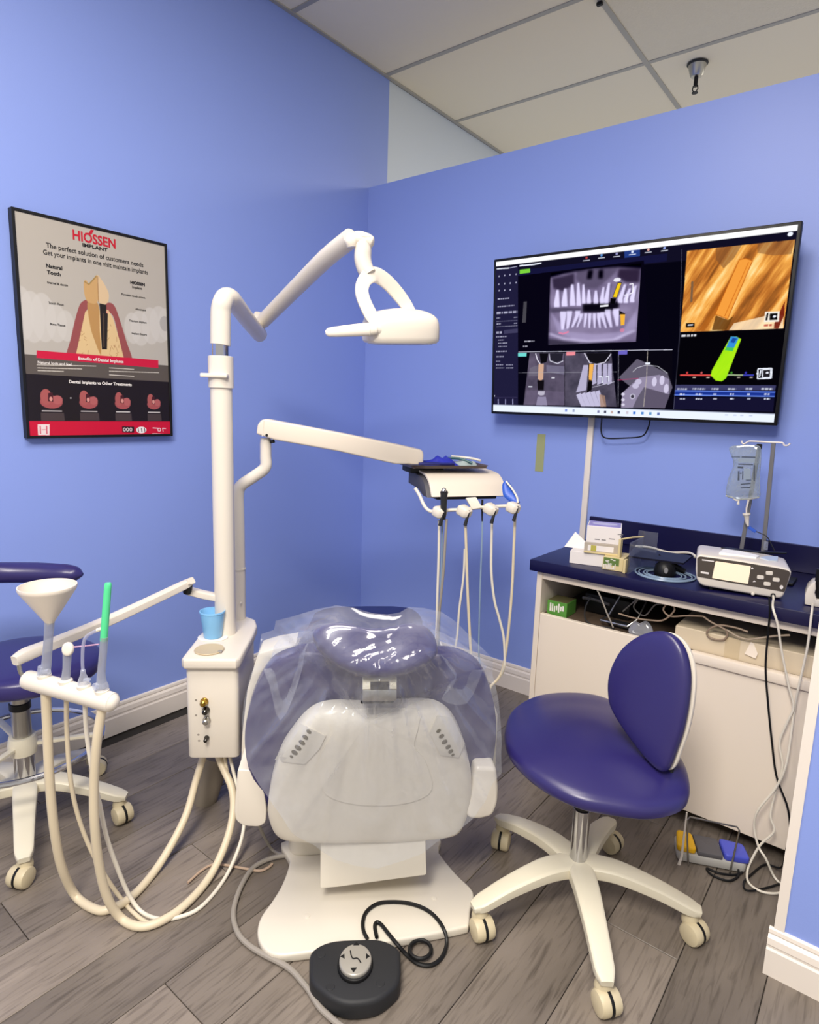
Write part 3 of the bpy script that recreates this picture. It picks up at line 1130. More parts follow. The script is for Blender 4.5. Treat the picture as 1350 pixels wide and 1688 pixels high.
# cable loop under the television, raceway, tape
cb = thing('television_cable', 'black cable hanging in a loop below the television', 'cable', (1.42, -0.03, 1.20), WORLD)
b = sweep([hit(992, 688, 1, -0.075), hit(991, 712, 1, -0.06), hit(999, 722, 1, -0.05), hit(1030, 722, 1, -0.05), hit(1058, 719, 1, -0.05), hit(1068, 706, 1, -0.06), hit(1072, 690, 1, -0.075)], 0.0028, 8, 6)
part(cb, 'cord', b, M_BLACK, WORLD)
solo('cable_raceway', box((1.252, -0.016, 0.55), (1.276, -0.0002, 1.42), 0.002, 2), M_TRIM, 'slim white cable cover running down the wall from the television', 'raceway', WORLD)
tp = solo('tape_strip', box((1.021, -0.0014, 1.034), (1.060, -0.0002, 1.196), 0.0, 1), mat('olive_tape', '#a3a879', 0.6), 'short strip of olive green tape stuck on the back wall', 'tape', WORLD)

# ------------------------------------------------------------------ poster
PM = frame((0.024, -1.655, 1.152), (0, 1, 0), (1, 0, 0))     # x along the wall, y up, z out
PWd, PHt = 0.520, 0.712
po = thing('dental_poster', 'dental implant poster in a thin black frame on the left wall', 'poster', (0.0, -1.395, 1.152), WORLD)
fw = 0.009
b = box((0, 0, -0.024), (fw, PHt, 0.004), 0.001, 1, PM)
box((PWd - fw, 0, -0.024), (PWd, PHt, 0.004), 0.001, 1, PM, b)
box((fw, 0, -0.024), (PWd - fw, fw, 0.004), 0.001, 1, PM, b)
box((fw, PHt - fw, -0.024), (PWd - fw, PHt, 0.004), 0.001, 1, PM, b)
part(po, 'frame', b, M_BLACK, WORLD)
part(po, 'backing', box((fw, fw, -0.023), (PWd - fw, PHt - fw, -0.003), 0, 1, PM), M_CHAR, WORLD)
QW, QH = PWd - 2 * fw, PHt - 2 * fw
QM = PM @ Matrix.Translation((fw, fw, 0.0))
IX, IY = 400, 552
P = Paint(IX, IY, c8(184, 177, 167))


def z1(*pts):
    out = []
    for a, b_ in pts:
        x, y = onp(a / 4.019, 320 + b_ / 4.019, QM, WORLD)
        out.append((x / QW * IX, (1 - y / QH) * IY))
    return out


def z1s(*pts):
    return smooth2(z1(*pts), 5)


g = np.linspace(0, 1, IY)[:, None, None]
P.a = (c8(184, 177, 167) * (1 - g) + c8(186, 181, 174) * g) * np.ones((IY, IX, 1), np.float32)
# faint white teeth in the background
for x, y0, y1, w in [(150, 650, 930, 70), (215, 680, 950, 80), (290, 690, 950, 80), (375, 750, 960, 70), (440, 790, 960, 60)]:
    P.disc(z1((x, (y0 + y1) / 2))[0], w / 2.6, (y1 - y0) / 4.2, c8(204, 200, 195), .7)
for x, y0, y1, w in [(880, 820, 960, 60), (930, 810, 970, 70), (1000, 790, 960, 70), (1060, 780, 950, 80), (1100, 790, 940, 60)]:
    P.disc(z1((x, (y0 + y1) / 2))[0], w / 2.4, (y1 - y0) / 3.2, c8(206, 202, 197), .7)
P.blur((slice(None), slice(None)), 3)
P.disc(z1((1092, 860))[0], 16, 22, c8(150, 146, 146), .5)
# gum, bone, tooth and implant
P.poly(z1s((445, 1066), (470, 960), (500, 830), (530, 735), (560, 706), (585, 704), (592, 740), (572, 780), (545, 880), (512, 1066)), c8(150, 78, 78))
P.poly(z1s((702, 730), (735, 722), (765, 752), (800, 850), (840, 980), (876, 1098), (815, 1094), (780, 920), (750, 810), (710, 772)), c8(150, 78, 78))
P.poly(z1((566, 780), (600, 760), (720, 770), (752, 830), (790, 960), (822, 1090), (505, 1062), (540, 900)), c8(222, 192, 142))
r = random.Random(2)
for k in range(60):
    x, y = r.uniform(530, 800), r.uniform(850, 1060)
    if 590 < x < 722:
        continue
    P.line(z1((x, y), (x + r.uniform(-22, 22), y + r.uniform(8, 34))), 1.0, c8(150, 96, 58), .8)
P.poly(z1s((580, 725), (620, 712), (655, 740), (662, 900), (672, 1058), (655, 1040), (628, 970), (600, 880)), c8(186, 142, 86))
P.poly(z1s((556, 585), (572, 572), (590, 592), (620, 560), (645, 540), (650, 620), (652, 700), (630, 728), (580, 712), (560, 660)), c8(202, 162, 108))
P.poly(z1s((646, 540), (672, 566), (700, 610), (722, 662), (718, 712), (692, 734), (656, 715), (652, 640)), c8(218, 190, 152))
P.line(z1((648, 545), (655, 720)), 1.6, c8(150, 108, 62))
P.line(z1((560, 580), (590, 600), (640, 545)), 3, c8(140, 116, 60), .7)
P.poly(z1((660, 725), (706, 735), (706, 780), (716, 795), (710, 1030), (676, 1030), (664, 800)), c8(28, 20, 16))
P.line(z1((688, 790), (690, 1015)), 3, c8(84, 66, 50))
P.disc(z1((712, 784))[0], 3, 3, c8(236, 160, 140))
# bands
P.poly(z1((155, 1060), (1122, 1138), (1122, 1252), (165, 1190)), c8(92, 84, 78))
P.poly(z1((245, 1036), (1050, 1102), (1050, 1154), (243, 1086)), c8(206, 22, 62))
for (x0, x1, y) in [(245, 638, 1136), (248, 545, 1156), (250, 424, 1174)]:
    P.line(z1((x0, y - 4), (x1, y + (x1 - x0) * .012 - 0)), 2.2, c8(206, 200, 190))
for (x0, x1, y) in [(724, 890, 1156), (724, 1055, 1178), (724, 890, 1202)]:
    P.line(z1((x0, y - 4), (x1, y + 6)), 2.2, c8(206, 200, 190))
P.poly(z1((165, 1190), (1122, 1246), (1140, 1524), (185, 1512)), c8(26, 16, 18))
for cx_, cy_, w, h in [(342, 1360, 92, 62), (588, 1365, 82, 60), (814, 1372, 76, 58), (1020, 1378, 70, 54)]:
    c = z1((cx_, cy_ + 6))[0]
    sx = w / 3.25
    P.disc((c[0], c[1] + 5), sx, h / 3.6, c8(166, 82, 84))
    P.disc((c[0] - sx * .45, c[1] - 8), sx * .5, h / 3.0, c8(172, 90, 88))
    P.disc((c[0] + sx * .55, c[1] - 1), sx * .46, h / 5.2, c8(178, 96, 96))
    P.poly([(c[0] - sx * .25, c[1] - 18), (c[0] + sx * .15, c[1] - 20), (c[0] + sx * .15, c[1] + 4), (c[0] - sx * .3, c[1] + 3)], c8(70, 22, 30))
    P.disc((c[0] - 1, c[1] - 3), 4, 6, c8(216, 150, 140))
    P.poly([(c[0] - sx * .9, c[1] + 27), (c[0] + sx * .9, c[1] + 27), (c[0] + sx * .9, c[1] + 30), (c[0] - sx * .9, c[1] + 30)], c8(206, 200, 200))
    P.poly([(c[0] - sx, c[1] + 33), (c[0] + sx * 1.05, c[1] + 33), (c[0] + sx * 1.1, c[1] + 54), (c[0] - sx, c[1] + 54)], c8(70, 58, 58))
P.disc(z1((470, 1352))[0], 2.2, 1.8, c8(220, 220, 220))
P.poly(z1((185, 1512), (1144, 1522), (1150, 1612), (192, 1612)), c8(204, 12, 52))
P.poly([(0, 0.932 * IY), (IX, 0.932 * IY), (IX, IY), (0, IY)], c8(204, 12, 52))
P.poly(z1((250, 1526), (330, 1526), (330, 1598), (254, 1598)), c8(238, 222, 222))
for x in (268, 310):
    P.line(z1((x, 1536), (x + 2, 1590)), 3.0, c8(200, 40, 70), .8)
P.line(z1((278, 1562), (304, 1562)), 2.4, c8(220, 120, 140), .8)
P.poly(z1((810, 1540), (890, 1542), (890, 1582), (812, 1580)), c8(36, 14, 20))
P.disc(z1((938, 1564))[0], 16, 10, c8(240, 236, 236))
P.line(z1((1010, 1588), (1104, 1590)), 1.6, c8(236, 220, 224))
for x in (826, 846, 868):
    P.disc(z1((x, 1561))[0], 4.4, 6.0, c8(226, 214, 216))
    P.disc(z1((x, 1561))[0], 2.0, 3.2, c8(36, 14, 20))
for x in (916, 938, 958):
    P.line(z1((x, 1550), (x + 4, 1578)), 2.2, c8(60, 30, 36))
P.line(z1((1012, 1550), (1050, 1552)), 2.6, c8(240, 226, 230))
P.disc(z1((1056, 1562))[0], 6, 6, c8(240, 226, 230))
P.disc(z1((1056, 1562))[0], 3.4, 3.6, c8(204, 12, 52))
P.line(z1((1076, 1552), (1100, 1554)), 2.6, c8(240, 226, 230))
P.line(z1((1078, 1552), (1082, 1576)), 2.2, c8(240, 226, 230))
M_PRINT = attr_mat('poster_print', rough=0.35)
printed(po, 'poster_sheet', P, QW, QH, QM, M_PRINT)
M_RED = mat('red_ink', '#c4122f', 0.4)
M_INK = mat('black_ink', '#1c1a1a', 0.4)
M_WINK = mat('white_ink', '#ece6e2', 0.4)


def ptext(name, body, zx, zy, size, m, align='CENTER', bold=0.0, sx=1.0):
    x, y = onp(zx / 4.019, 320 + zy / 4.019, QM, WORLD)
    text(po, name, body, size, QM @ Matrix.Translation((x, y, 0.0008)), m, WORLD, align, bold, sx)


ptext('poster_logo', 'HIOSSEN', 628, 330, 0.043, M_RED, 'CENTER', 0.0012, 0.86)
ptext('poster_logo_accent', '/', 604, 262, 0.016, M_RED, 'CENTER', 0.002, 2.0)
ptext('poster_subtitle', 'IMPLANT', 630, 364, 0.0155, M_INK, 'CENTER', 0.0006, 1.35)
ptext('poster_heading', 'The perfect solution of customers needs', 305, 352, 0.0215, M_INK, 'LEFT', 0.0003, 0.93)
ptext('poster_heading', 'Get your implants in one visit maintain implants', 284, 397, 0.0215, M_INK, 'LEFT', 0.0003, 0.86)
ptext('poster_caption', 'Natural', 304, 484, 0.0165, M_INK, 'LEFT', 0.0006)
ptext('poster_caption', 'Tooth', 312, 528, 0.0165, M_INK, 'LEFT', 0.0006)
ptext('poster_caption', 'HIOSSEN', 960, 610, 0.014, M_INK, 'RIGHT', 0.0008)
ptext('poster_caption', 'Implant', 940, 634, 0.0125, M_INK, 'RIGHT', 0.0003)
for bdy, zx, zy in [('Enamel & dentin', 312, 590), ('Tooth Root', 320, 726), ('Bone Tissue', 330, 866)]:
    ptext('poster_note', bdy, zx, zy, 0.0098, M_INK, 'LEFT', 0.0002)
for bdy, zx, zy in [('Porcelain tooth crown', 962, 694), ('Abutment', 966, 776), ('Titanium implant', 970, 858), ('Implant fixture', 972, 938)]:
    ptext('poster_note', bdy, zx, zy, 0.0098, M_INK, 'RIGHT', 0.0002)
ptext('poster_banner_text', 'Benefits of Dental Implants', 672, 1108, 0.0145, M_WINK, 'CENTER', 0.0004)
ptext('poster_banner_text', 'Natural look and feel', 248, 1122, 0.0125, M_WINK, 'LEFT', 0.0003)
ptext('poster_banner_text', 'Dental Implants vs Other Treatments', 672, 1262, 0.0145, M_WINK, 'CENTER', 0.0005)
# ------------------------------------------------------------------ cabinet and worktop
CF, CX0, CX1 = -0.51, 1.312, 2.60
cab = thing('base_cabinet', 'white laminate base cabinet with an open cable slot under the navy worktop', 'cabinet', (1.9, -0.26, 0.0), WORLD)
part(cab, 'side_panel', box((CX0, CF, 0.0), (CX0 + 0.020, -0.017, 0.734), 0.0012, 1), M_LAM, WORLD)
part(cab, 'side_panel', box((CX1 - 0.02, CF, 0.0), (CX1, -0.017, 0.734), 0.0012, 1), M_LAM, WORLD)
part(cab, 'top_rail', box((CX0 + 0.02, CF + 0.003, 0.708), (CX1 - 0.02, CF + 0.02, 0.734), 0.001, 1), M_LAM, WORLD)
part(cab, 'slot_shelf', box((CX0 + 0.02, CF + 0.02, 0.560), (CX1 - 0.02, -0.03, 0.576), 0.001, 1), mat('raw_chipboard', '#5a4a3c', 0.7), WORLD)
part(cab, 'back_panel', box((CX0 + 0.02, -0.030, 0.05), (CX1 - 0.02, -0.018, 0.73), 0, 1), M_DARKGAP, WORLD)
part(cab, 'bottom_panel', box((CX0 + 0.02, CF + 0.012, 0.058), (CX1 - 0.02, -0.03, 0.074), 0.001, 1), M_LAM, WORLD)
part(cab, 'toe_kick', box((CX0 + 0.03, -0.40, 0.0), (CX1 - 0.03, -0.385, 0.058), 0, 1), M_DARKGAP, WORLD)
part(cab, 'door', box((CX0 + 0.022, CF - 0.001, 0.055), (1.838, CF + 0.018, 0.582), 0.0015, 1), M_LAM, WORLD)
d2 = part(cab, 'door', box((1.843, CF - 0.001, 0.055), (CX1 - 0.022, CF + 0.018, 0.562), 0.0015, 1), M_LAM, WORLD)
part(d2, 'door_lip', box((1.843, CF - 0.010, 0.550), (CX1 - 0.022, CF + 0.018, 0.582), 0.004, 2), M_LAM, WORLD)
for x in (1.76, 2.48):
    part(cab, 'cabinet_leg', prism(rounded([(x - 0.014, CF + 0.006), (x + 0.014, CF + 0.006), (x + 0.014, CF + 0.03), (x - 0.014, CF + 0.03)], 0.004), 0.0, 0.058), M_LAM, WORLD)
wt = thing('worktop', 'navy blue laminate worktop with backsplash along the back wall', 'worktop', (1.95, -0.26, 0.735), WORLD)
part(wt, 'counter_slab', box((1.290, -0.530, 0.736), (2.62, -0.002, 0.776), 0.003, 2), M_COUNTER, WORLD)
part(wt, 'backsplash', box((1.292, -0.018, 0.776), (2.62, -0.0012, 0.870), 0.002, 1), M_COUNTER, WORLD)
CT = 0.7762


def onc(px, py):
    return hit(px, py, 2, CT)


# ---- things on the counter
def IMp(*pts):
    return [onp(1120 + a / 5.87, 860 + b_ / 5.87, IM, WORLD) for a, b_ in pts]


IM = frame((1.842, -0.500, CT + 0.006), (0.9756, 0.2196, 0), (0.2196, -0.9756, 0.0))
im = thing('implant_motor', 'white control unit with a lit screen and four round keys on the worktop', 'machine', (1.96, -0.40, CT), WORLD)
outl = IMp((162, 350), (176, 328), (205, 318), (560, 366), (930, 430), (1060, 462), (1086, 484), (1080, 520), (1012, 715), (985, 742), (945, 745), (780, 718), (500, 672), (235, 625), (196, 605), (166, 560), (156, 470))
zmin = min(p[1] for p in outl)
outl = rounded(outl, 0.006, 3)
part(im, 'housing', prism(outl, -0.165, 0.0, 0.010, 3, IM), M_WHITE, WORLD)
part(im, 'front_panel', prism(rounded(IMp((172, 350), (200, 334), (560, 384), (930, 446), (1050, 472), (1072, 492), (1066, 520), (1016, 680), (820, 645), (500, 590), (172, 530)), 0.004, 3), -0.004, 0.0015, 0.0006, 1, IM), mat('taupe_panel', '#4d453e', 0.4), WORLD)
part(im, 'display', prism(rounded(IMp((350, 380), (690, 430), (662, 600), (315, 543)), 0.002, 2), 0.0, 0.0026, 0, 1, IM), mat('lit_display', '#f3e2c4', 0.3, emit=0.35), WORLD, 'lit cream display')
for cx_, cy_ in [(870, 496), (784, 536), (936, 560), (848, 600)]:
    part(im, 'key', prism(rounded(IMp((cx_ - 34, cy_ - 22), (cx_ + 34, cy_ - 16), (cx_ + 32, cy_ + 22), (cx_ - 36, cy_ + 16)), 0.004, 4), 0.001, 0.0040, 0.0008, 1, IM), M_WHITE, WORLD)
for q in ([(690, 458), (702, 436), (718, 456)], [(708, 582), (722, 566), (740, 580)], [(218, 362), (335, 378), (334, 388), (218, 374)], [(205, 478), (284, 490), (282, 508), (205, 496)]):
    part(im, 'panel_mark', prism(IMp(*q), 0.001, 0.0022, 0, 1, IM), M_WINK, WORLD)
part(im, 'power_button', prism(ell(0.0045, 0.006, 14, IMp((986, 632))[0]), 0.001, 0.0028, 0, 1, IM), M_WINK, WORLD)
x0 = [p[0] for p in outl]
for u in (0.20, 0.80):
    for v in (-0.02, -0.145):
        xx = min(x0) + u * (max(x0) - min(x0))
        pt = IM @ Vector((xx, 0, v))
        zb = min(outl, key=lambda q: abs(q[0] - xx) + (10 if q[1] > 0.05 else 0))[1]
        part(im, 'foot', cyl(0.007, CT, (IM @ Vector((xx, zb + 0.004, v))).z, 12, 0, Matrix.Translation((pt.x, pt.y, 0))), M_BLACK, WORLD)
sk = IMp((905, 712))[0]
part(im, 'socket', cyl(0.0065, -0.002, 0.006, 14, 0.001, IM @ Matrix.Translation((sk[0], sk[1], 0))), M_CHAR, WORLD)
sk2 = IMp((704, 735))[0]
part(im, 'indicator_stud', lathe([(0, 0), (0.004, 0.001), (0.005, 0.004), (0.003, 0.007), (0, 0.008)], 12, IM @ Matrix.Translation((sk2[0], sk2[1] + 0.012, 0))), M_WHITE, WORLD)
plug = IM @ Vector((sk[0], sk[1], 0.006))
mc = [plug, plug + Vector((0.004, -0.02, -0.004)), hit(1274, 1002, 1, -0.545), hit(1282, 1030, 1, -0.553), hit(1288, 1070, 1, -0.545), hit(1300, 1130, 1, -0.54), hit(1308, 1165, 1, -0.54), hit(1298, 1190, 1, -0.54), hit(1285, 1225, 1, -0.54), hit(1290, 1265, 1, -0.545), hit(1277, 1310, 1, -0.55), hit(1270, 1345, 1, -0.56), hit(1276, 1370, 1, -0.565), hit(1254, 1392, 1, -0.575), hit(1240, 1415, 1, -0.59), hit(1232, 1435, 2, 0.012), hit(1234, 1455, 2, 0.007), hit(1256, 1470, 2, 0.007), hit(1284, 1472, 2, 0.007), hit(1292, 1460, 2, 0.007)]
part(im, 'power_cord', sweep(mc, 0.0032, 8, 6), M_HOSE2, WORLD, 'pale cord hanging to the floor')
TOPF = lambda px, py, z: hit(px, py, 2, z)
zt = (IM @ Vector((0.08, max(p[1] for p in outl), 0))).z


def htop(px, py):                       # point on the sloping top of the unit
    a, b_ = IMp((205, 318))[0], IMp((1060, 462))[0]
    A, B = IM @ Vector((a[0], a[1], 0)), IM @ Vector((b_[0], b_[1], 0))
    n = (B - A).cross(IM.to_3x3() @ Vector((0, 0, -1))).normalized()
    w = wray(px, py)
    return EYE + w * ((A - EYE).dot(n) / w.dot(n)), n if n.z > 0 else -n


def slab(px, th, lift=0.0015):
    pts, nn = [], None
    for a, b_ in px:
        p, nn = htop(1120 + a / 5.87, 860 + b_ / 5.87)
        pts.append(p + nn * lift)
    t = bmesh.new()
    lo = [t.verts.new(p) for p in pts]
    hi_ = [t.verts.new(p + nn * th) for p in pts]
    n = len(pts)
    t.faces.new(lo)
    t.faces.new(hi_)
    for k in range(n):
        t.faces.new((lo[k], lo[(k + 1) % n], hi_[(k + 1) % n], hi_[k]))
    bmesh.ops.recalc_face_normals(t, faces=t.faces)
    return t


solo('folded_paper', slab([(380, 322), (420, 285), (600, 310), (770, 355), (740, 368), (560, 345)], 0.007), mat('bright_paper', '#ffffff', 0.6), 'folded white paper strip lying on top of the control unit', 'paper', WORLD)
solo('pale_pouch', slab([(775, 362), (845, 348), (950, 352), (945, 392), (860, 388)], 0.004), mat('pale_blue_pouch', '#c9d8ea', 0.25), 'small pale blue pouch on the right of the control unit top', 'pouch', WORLD)
solo('black_holder_strip', slab([(400, 262), (470, 262), (760, 300), (1040, 310), (1030, 318), (740, 312), (470, 280)], 0.004, 0.0015), M_BLACK, 'thin black strip along the rear edge of the control unit', 'strip', WORLD)

# drip stand with bag
YD = -0.20
iv = thing('drip_stand', 'grey two post drip stand with a white hook bar behind the control unit', 'stand', (1.95, YD, CT), WORLD)
for pts in ([(1275, 731), (1267, 810), (1262, 870), (1258, 908)], [(1252, 734), (1243, 800), (1231, 842), (1222, 906)]):
    a, b_ = hit(*pts[0], 1, YD), hit(*pts[-1], 1, YD)
    k = (CT - a.z) / (b_.z - a.z)
    part(iv, 'post', sweep([a, a + (b_ - a) * k], 0.0065, 10, 0, ry=0.004, up=(0, 1, 0), square=True), M_GREYP, WORLD)
b = box((1.83, YD - 0.05, CT), (2.06, YD + 0.05, CT + 0.010), 0.004, 2)
part(iv, 'foot_plate', b, M_BLACK, WORLD)
hb_ = [hit(1160 + x / 7.105, 700 + y / 7.105, 1, YD - 0.002) for x, y in [(442, 188), (450, 215), (470, 225), (495, 215), (525, 196), (600, 196), (760, 205), (920, 212), (940, 240), (985, 242), (1012, 218)]]
part(iv, 'hook_bar', sweep(hb_, 0.0026, 8, 3), M_TRIM, WORLD)
part(iv, 'bar_socket', box(hit(1252, 736, 1, YD) - Vector((0.009, 0.006, 0.010)), hit(1252, 736, 1, YD) + Vector((0.007, 0.006, 0.008)), 0.002, 1), M_BLACK, WORLD)
part(iv, 'post_clip', sweep([hit(1263, 893, 1, YD - 0.012), hit(1262, 906, 1, YD - 0.012)], 0.006, 10), M_CLEAR, WORLD)
YB = YD - 0.03
bag = thing('saline_bag', 'clear saline bag hanging from the hook bar of the drip stand', 'bag', hit(1225, 815, 1, YB), WORLD)
BM = frame(hit(1226, 780, 1, YB), (1, 0.05, 0), (0.05, -1, 0))


def zb3(*pts):
    return [onp(1160 + x / 7.105, 700 + y / 7.105, BM, WORLD) for x, y in pts]


part(bag, 'pouch', pillow(smooth2(zb3((300, 270), (430, 240), (560, 235), (665, 265), (672, 420), (660, 600), (662, 760), (655, 850), (540, 872), (440, 885), (370, 870), (262, 832), (285, 640), (340, 500), (340, 400)), 4), 0.012, 0.010, 6, BM, 0.6), clear_mat('bag_film', (0.80, 0.86, 0.88), 0.26, 0.6, 0.06, (0.72, 0.78, 0.78), 30, 0.10), WORLD)
part(bag, 'seam', sweep([BM @ Vector((p[0], p[1], 0.001)) for p in zb3((258, 832), (330, 850), (380, 885), (430, 875), (540, 868), (650, 850))], 0.0028, 8, 3), M_WHITE, WORLD, 'milky lower seam')
b = bmesh.new()
for q in [[(330, 374), (432, 372), (432, 382), (330, 380)], [(450, 370), (612, 374), (612, 388), (450, 384)], [(412, 454), (584, 460), (582, 472), (412, 466)], [(404, 488), (470, 490), (468, 512), (404, 508)], [(408, 540), (425, 540), (424, 650), (404, 650)], [(458, 540), (470, 540), (468, 640), (456, 640)], [(590, 470), (606, 470), (606, 660), (588, 650)], [(440, 690), (556, 678), (556, 690), (440, 702)], [(440, 730), (550, 726), (550, 738), (440, 740)], [(430, 560), (450, 560), (450, 575), (430, 575)], [(500, 640), (560, 640), (560, 650), (500, 650)]]:
    prism(zb3(*q), 0.0118, 0.0126, 0, 1, BM, b)
part(bag, 'bag_print', b, mat('slate_print', '#3f4856', 0.5), WORLD)
b = prism(zb3((410, 390), (606, 396), (604, 445), (412, 440)), 0.0116, 0.0121, 0, 1, BM)
prism(zb3((478, 510), (556, 514), (552, 640), (474, 640)), 0.0116, 0.0121, 0, 1, BM, b)
part(bag, 'bag_label', b, mat('grey_label', '#8f9dad', 0.4), WORLD)
p0 = hit(1160 + 404 / 7.105, 700 + 922 / 7.105, 1, YB)
part(bag, 'port_cap', lathe([(0, -0.005), (0.004, -0.004), (0.0045, 0), (0.003, 0.004), (0.003, 0.012), (0, 0.012)], 12, Matrix.Translation(p0)), M_WHITE, WORLD)
d0 = [hit(1160 + x / 7.105, 700 + y / 7.105, 1, YB) for x, y in [(525, 880), (500, 985), (500, 1035), (502, 1070), (508, 1145), (520, 1190)]]
part(bag, 'spike', sweep(d0[:3], [0.003, 0.0028, 0.002], 8), M_WHITE, WORLD)
part(bag, 'drip_chamber', sweep([d0[2], d0[2] + (d0[3] - d0[2]) * .6, d0[3], d0[4], d0[5]], [0.012, 0.012, 0.0085, 0.006, 0.0025], 14), M_WHITE, WORLD)
tb = [d0[5], hit(1160 + 565 / 7.105, 700 + 1230 / 7.105, 1, YB), hit(1160 + 660 / 7.105, 700 + 1270 / 7.105, 1, YB), hit(1160 + 740 / 7.105, 700 + 1312 / 7.105, 1, YB), hit(1160 + 790 / 7.105, 700 + 1400 / 7.105, 1, YB), hit(1160 + 830 / 7.105, 700 + 1480 / 7.105, 1, YB)]
part(bag, 'tube', sweep(tb, 0.0016, 6, 4), M_CHAR, WORLD)
part(bag, 'roller_clamp', sweep([hit(1160 + 528 / 7.105, 700 + 1200 / 7.105, 1, YB - .002), hit(1160 + 610 / 7.105, 700 + 1255 / 7.105, 1, YB - .002)], 0.0052, 8, 0, ry=0.004, up=(0, 1, 0), square=True), M_BLUEP, WORLD, 'royal blue clamp')

# stack of boxes on the left end of the counter (zoom origin 920,830; 5.625 px per px)


def zc(x, y):
    return (920 + x / 5.625, 830 + y / 5.625)


YC = -0.47
LB = hit(*zc(105, 550), 2, CT)


def carton(name, label, p0, p1, depth, h, m, z0, yaw=0.0, group=None, lid=None):
    """box whose front bottom edge runs from x=p0 to x=p1 at depth y"""
    t = thing(name, label, 'box', (p0[0], p0[1], z0), WORLD)
    a = math.atan2(p1[1] - p0[1], p1[0] - p0[0])
    w = math.hypot(p1[0] - p0[0], p1[1] - p0[1])
    M = Matrix.Translation((p0[0], p0[1], z0)) @ Matrix.Rotation(a, 4, 'Z')
    part(t, 'carton', box((0, 0, 0), (w, depth, h), 0.0012, 1, M), m, WORLD)
    return t, M, w


M_CARD = mat('white_card', '#ece6e4', 0.55)
M_CARDS = mat('lilac_card', '#9c93cf', 0.5)
M_CREAMB = mat('cream_card', '#d9c794', 0.55)
M_GREENB = mat('green_print', '#5f7a3c', 0.5)
M_YEL = mat('yellow_print', '#b8b052', 0.5)
t, M, w = carton('low_box', 'low open white box under the stack at the left end of the worktop', (1.415, -0.478), (1.527, -0.452), 0.085, 0.044, M_CARD, CT)
part(t, 'flap', prism([(-0.030, 0.0), (0.0, 0.060), (0.062, 0.010), (0.060, 0.0)], 0, 0.0015, 0, 1, M @ Matrix.Translation((0.0, 0.05, 0.044)) @ Matrix.Rotation(math.radians(62), 4, 'X')), M_CARD, WORLD)
t, M, w = carton('leaflet_box', 'small green and cream printed box standing beside the low white box', (1.533, -0.478), (1.600, -0.470), 0.10, 0.0445, M_CREAMB, CT)
part(t, 'front_label', box((0.003, -0.0008, 0.018), (w - 0.014, 0.0, 0.0425), 0, 1, M), M_GREENB, WORLD)
b = bmesh.new()
rr = random.Random(5)
for k in range(9):
    x = 0.004 + k * 0.0045
    box((x, -0.0016, 0.004), (x + 0.003, -0.0008, 0.010 + rr.random() * 0.014), 0, 1, M, b)
for k in range(6):
    x = 0.006 + rr.random() * 0.03
    z = 0.021 + rr.random() * 0.017
    box((x, -0.0016, z), (x + 0.008, -0.0008, z + 0.0028), 0, 1, M, b)
part(t, 'label_print', b, M_WINK, WORLD)
t, M, w = carton('middle_box', 'grey and cream box with a yellow mark in the middle of the stack', (1.462, -0.472), (1.574, -0.440), 0.095, 0.036, mat('grey_card', '#b5aa9c', 0.5), CT + 0.0447)
part(t, 'front_band', box((0.012, -0.0010, 0.009), (w - 0.02, 0.0, 0.028), 0, 1, M), M_CARD, WORLD)
part(t, 'yellow_mark', box((0.022, -0.0020, 0.009), (0.040, -0.0010, 0.028), 0, 1, M), M_YEL, WORLD)
part(t, 'lower_lip', box((0.0, -0.004, 0.0), (w, 0.001, 0.006), 0.001, 1, M), M_CREAMB, WORLD)
t, M, w = carton('glove_box', 'white and lilac tissue box on top of the stack', (1.466, -0.470), (1.572, -0.434), 0.105, 0.058, M_CARD, CT + 0.0810)
part(t, 'lilac_top', box((0.004, 0.004, 0.058), (w - 0.004, 0.101, 0.0592), 0, 1, M), M_CARDS, WORLD)
part(t, 'side_label', box((w, 0.012, 0.008), (w + 0.0008, 0.095, 0.050), 0, 1, M), M_CARDS, WORLD)
part(t, 'tear_opening', prism(ell(0.042, 0.022, 24, (w / 2, 0.053)), 0.0592, 0.0599, 0, 1, M), mat('pale_lilac', '#c9c6e8', 0.5), WORLD)
b = bmesh.new()
for k, (x, z, ww) in enumerate([(0.100, 0.036, 0.018), (0.108, 0.030, 0.008), (0.028, 0.012, 0.016), (0.050, 0.012, 0.014), (0.074, 0.018, 0.018)]):
    box((x, -0.0008, z), (x + ww, 0, z + 0.0025), 0, 1, M, b)
part(t, 'front_print', b, M_GREYP, WORLD)
hol = thing('acrylic_holder', 'clear acrylic rack with a cream edge at the right of the box stack', 'rack', (1.68, -0.43, CT), WORLD)
part(hol, 'edge_post', box((1.576, -0.466, CT + 0.0447), (1.584, -0.446, CT + 0.108), 0.001, 1), M_CREAMB, WORLD)
part(hol, 'edge_post', box((1.604, -0.484, CT), (1.612, -0.464, CT + 0.046), 0.001, 1), M_CREAMB, WORLD)
M_ACR = clear_mat('clear_acrylic', haze=0.05, edge=0.12, gloss=0.05)
part(hol, 'side_sheet', box((1.618, -0.480, CT), (1.621, -0.35, CT + 0.105), 0.0008, 1), M_ACR, WORLD)
part(hol, 'back_sheet', box((1.600, -0.345, CT), (1.665, -0.342, CT + 0.125), 0.0008, 1), M_ACR, WORLD)
part(hol, 'top_lip', sweep([Vector((1.580, -0.452, CT + 0.106)), Vector((1.600, -0.40, CT + 0.108)), Vector((1.619, -0.352, CT + 0.106))], 0.003, 8), M_CREAMB, WORLD)

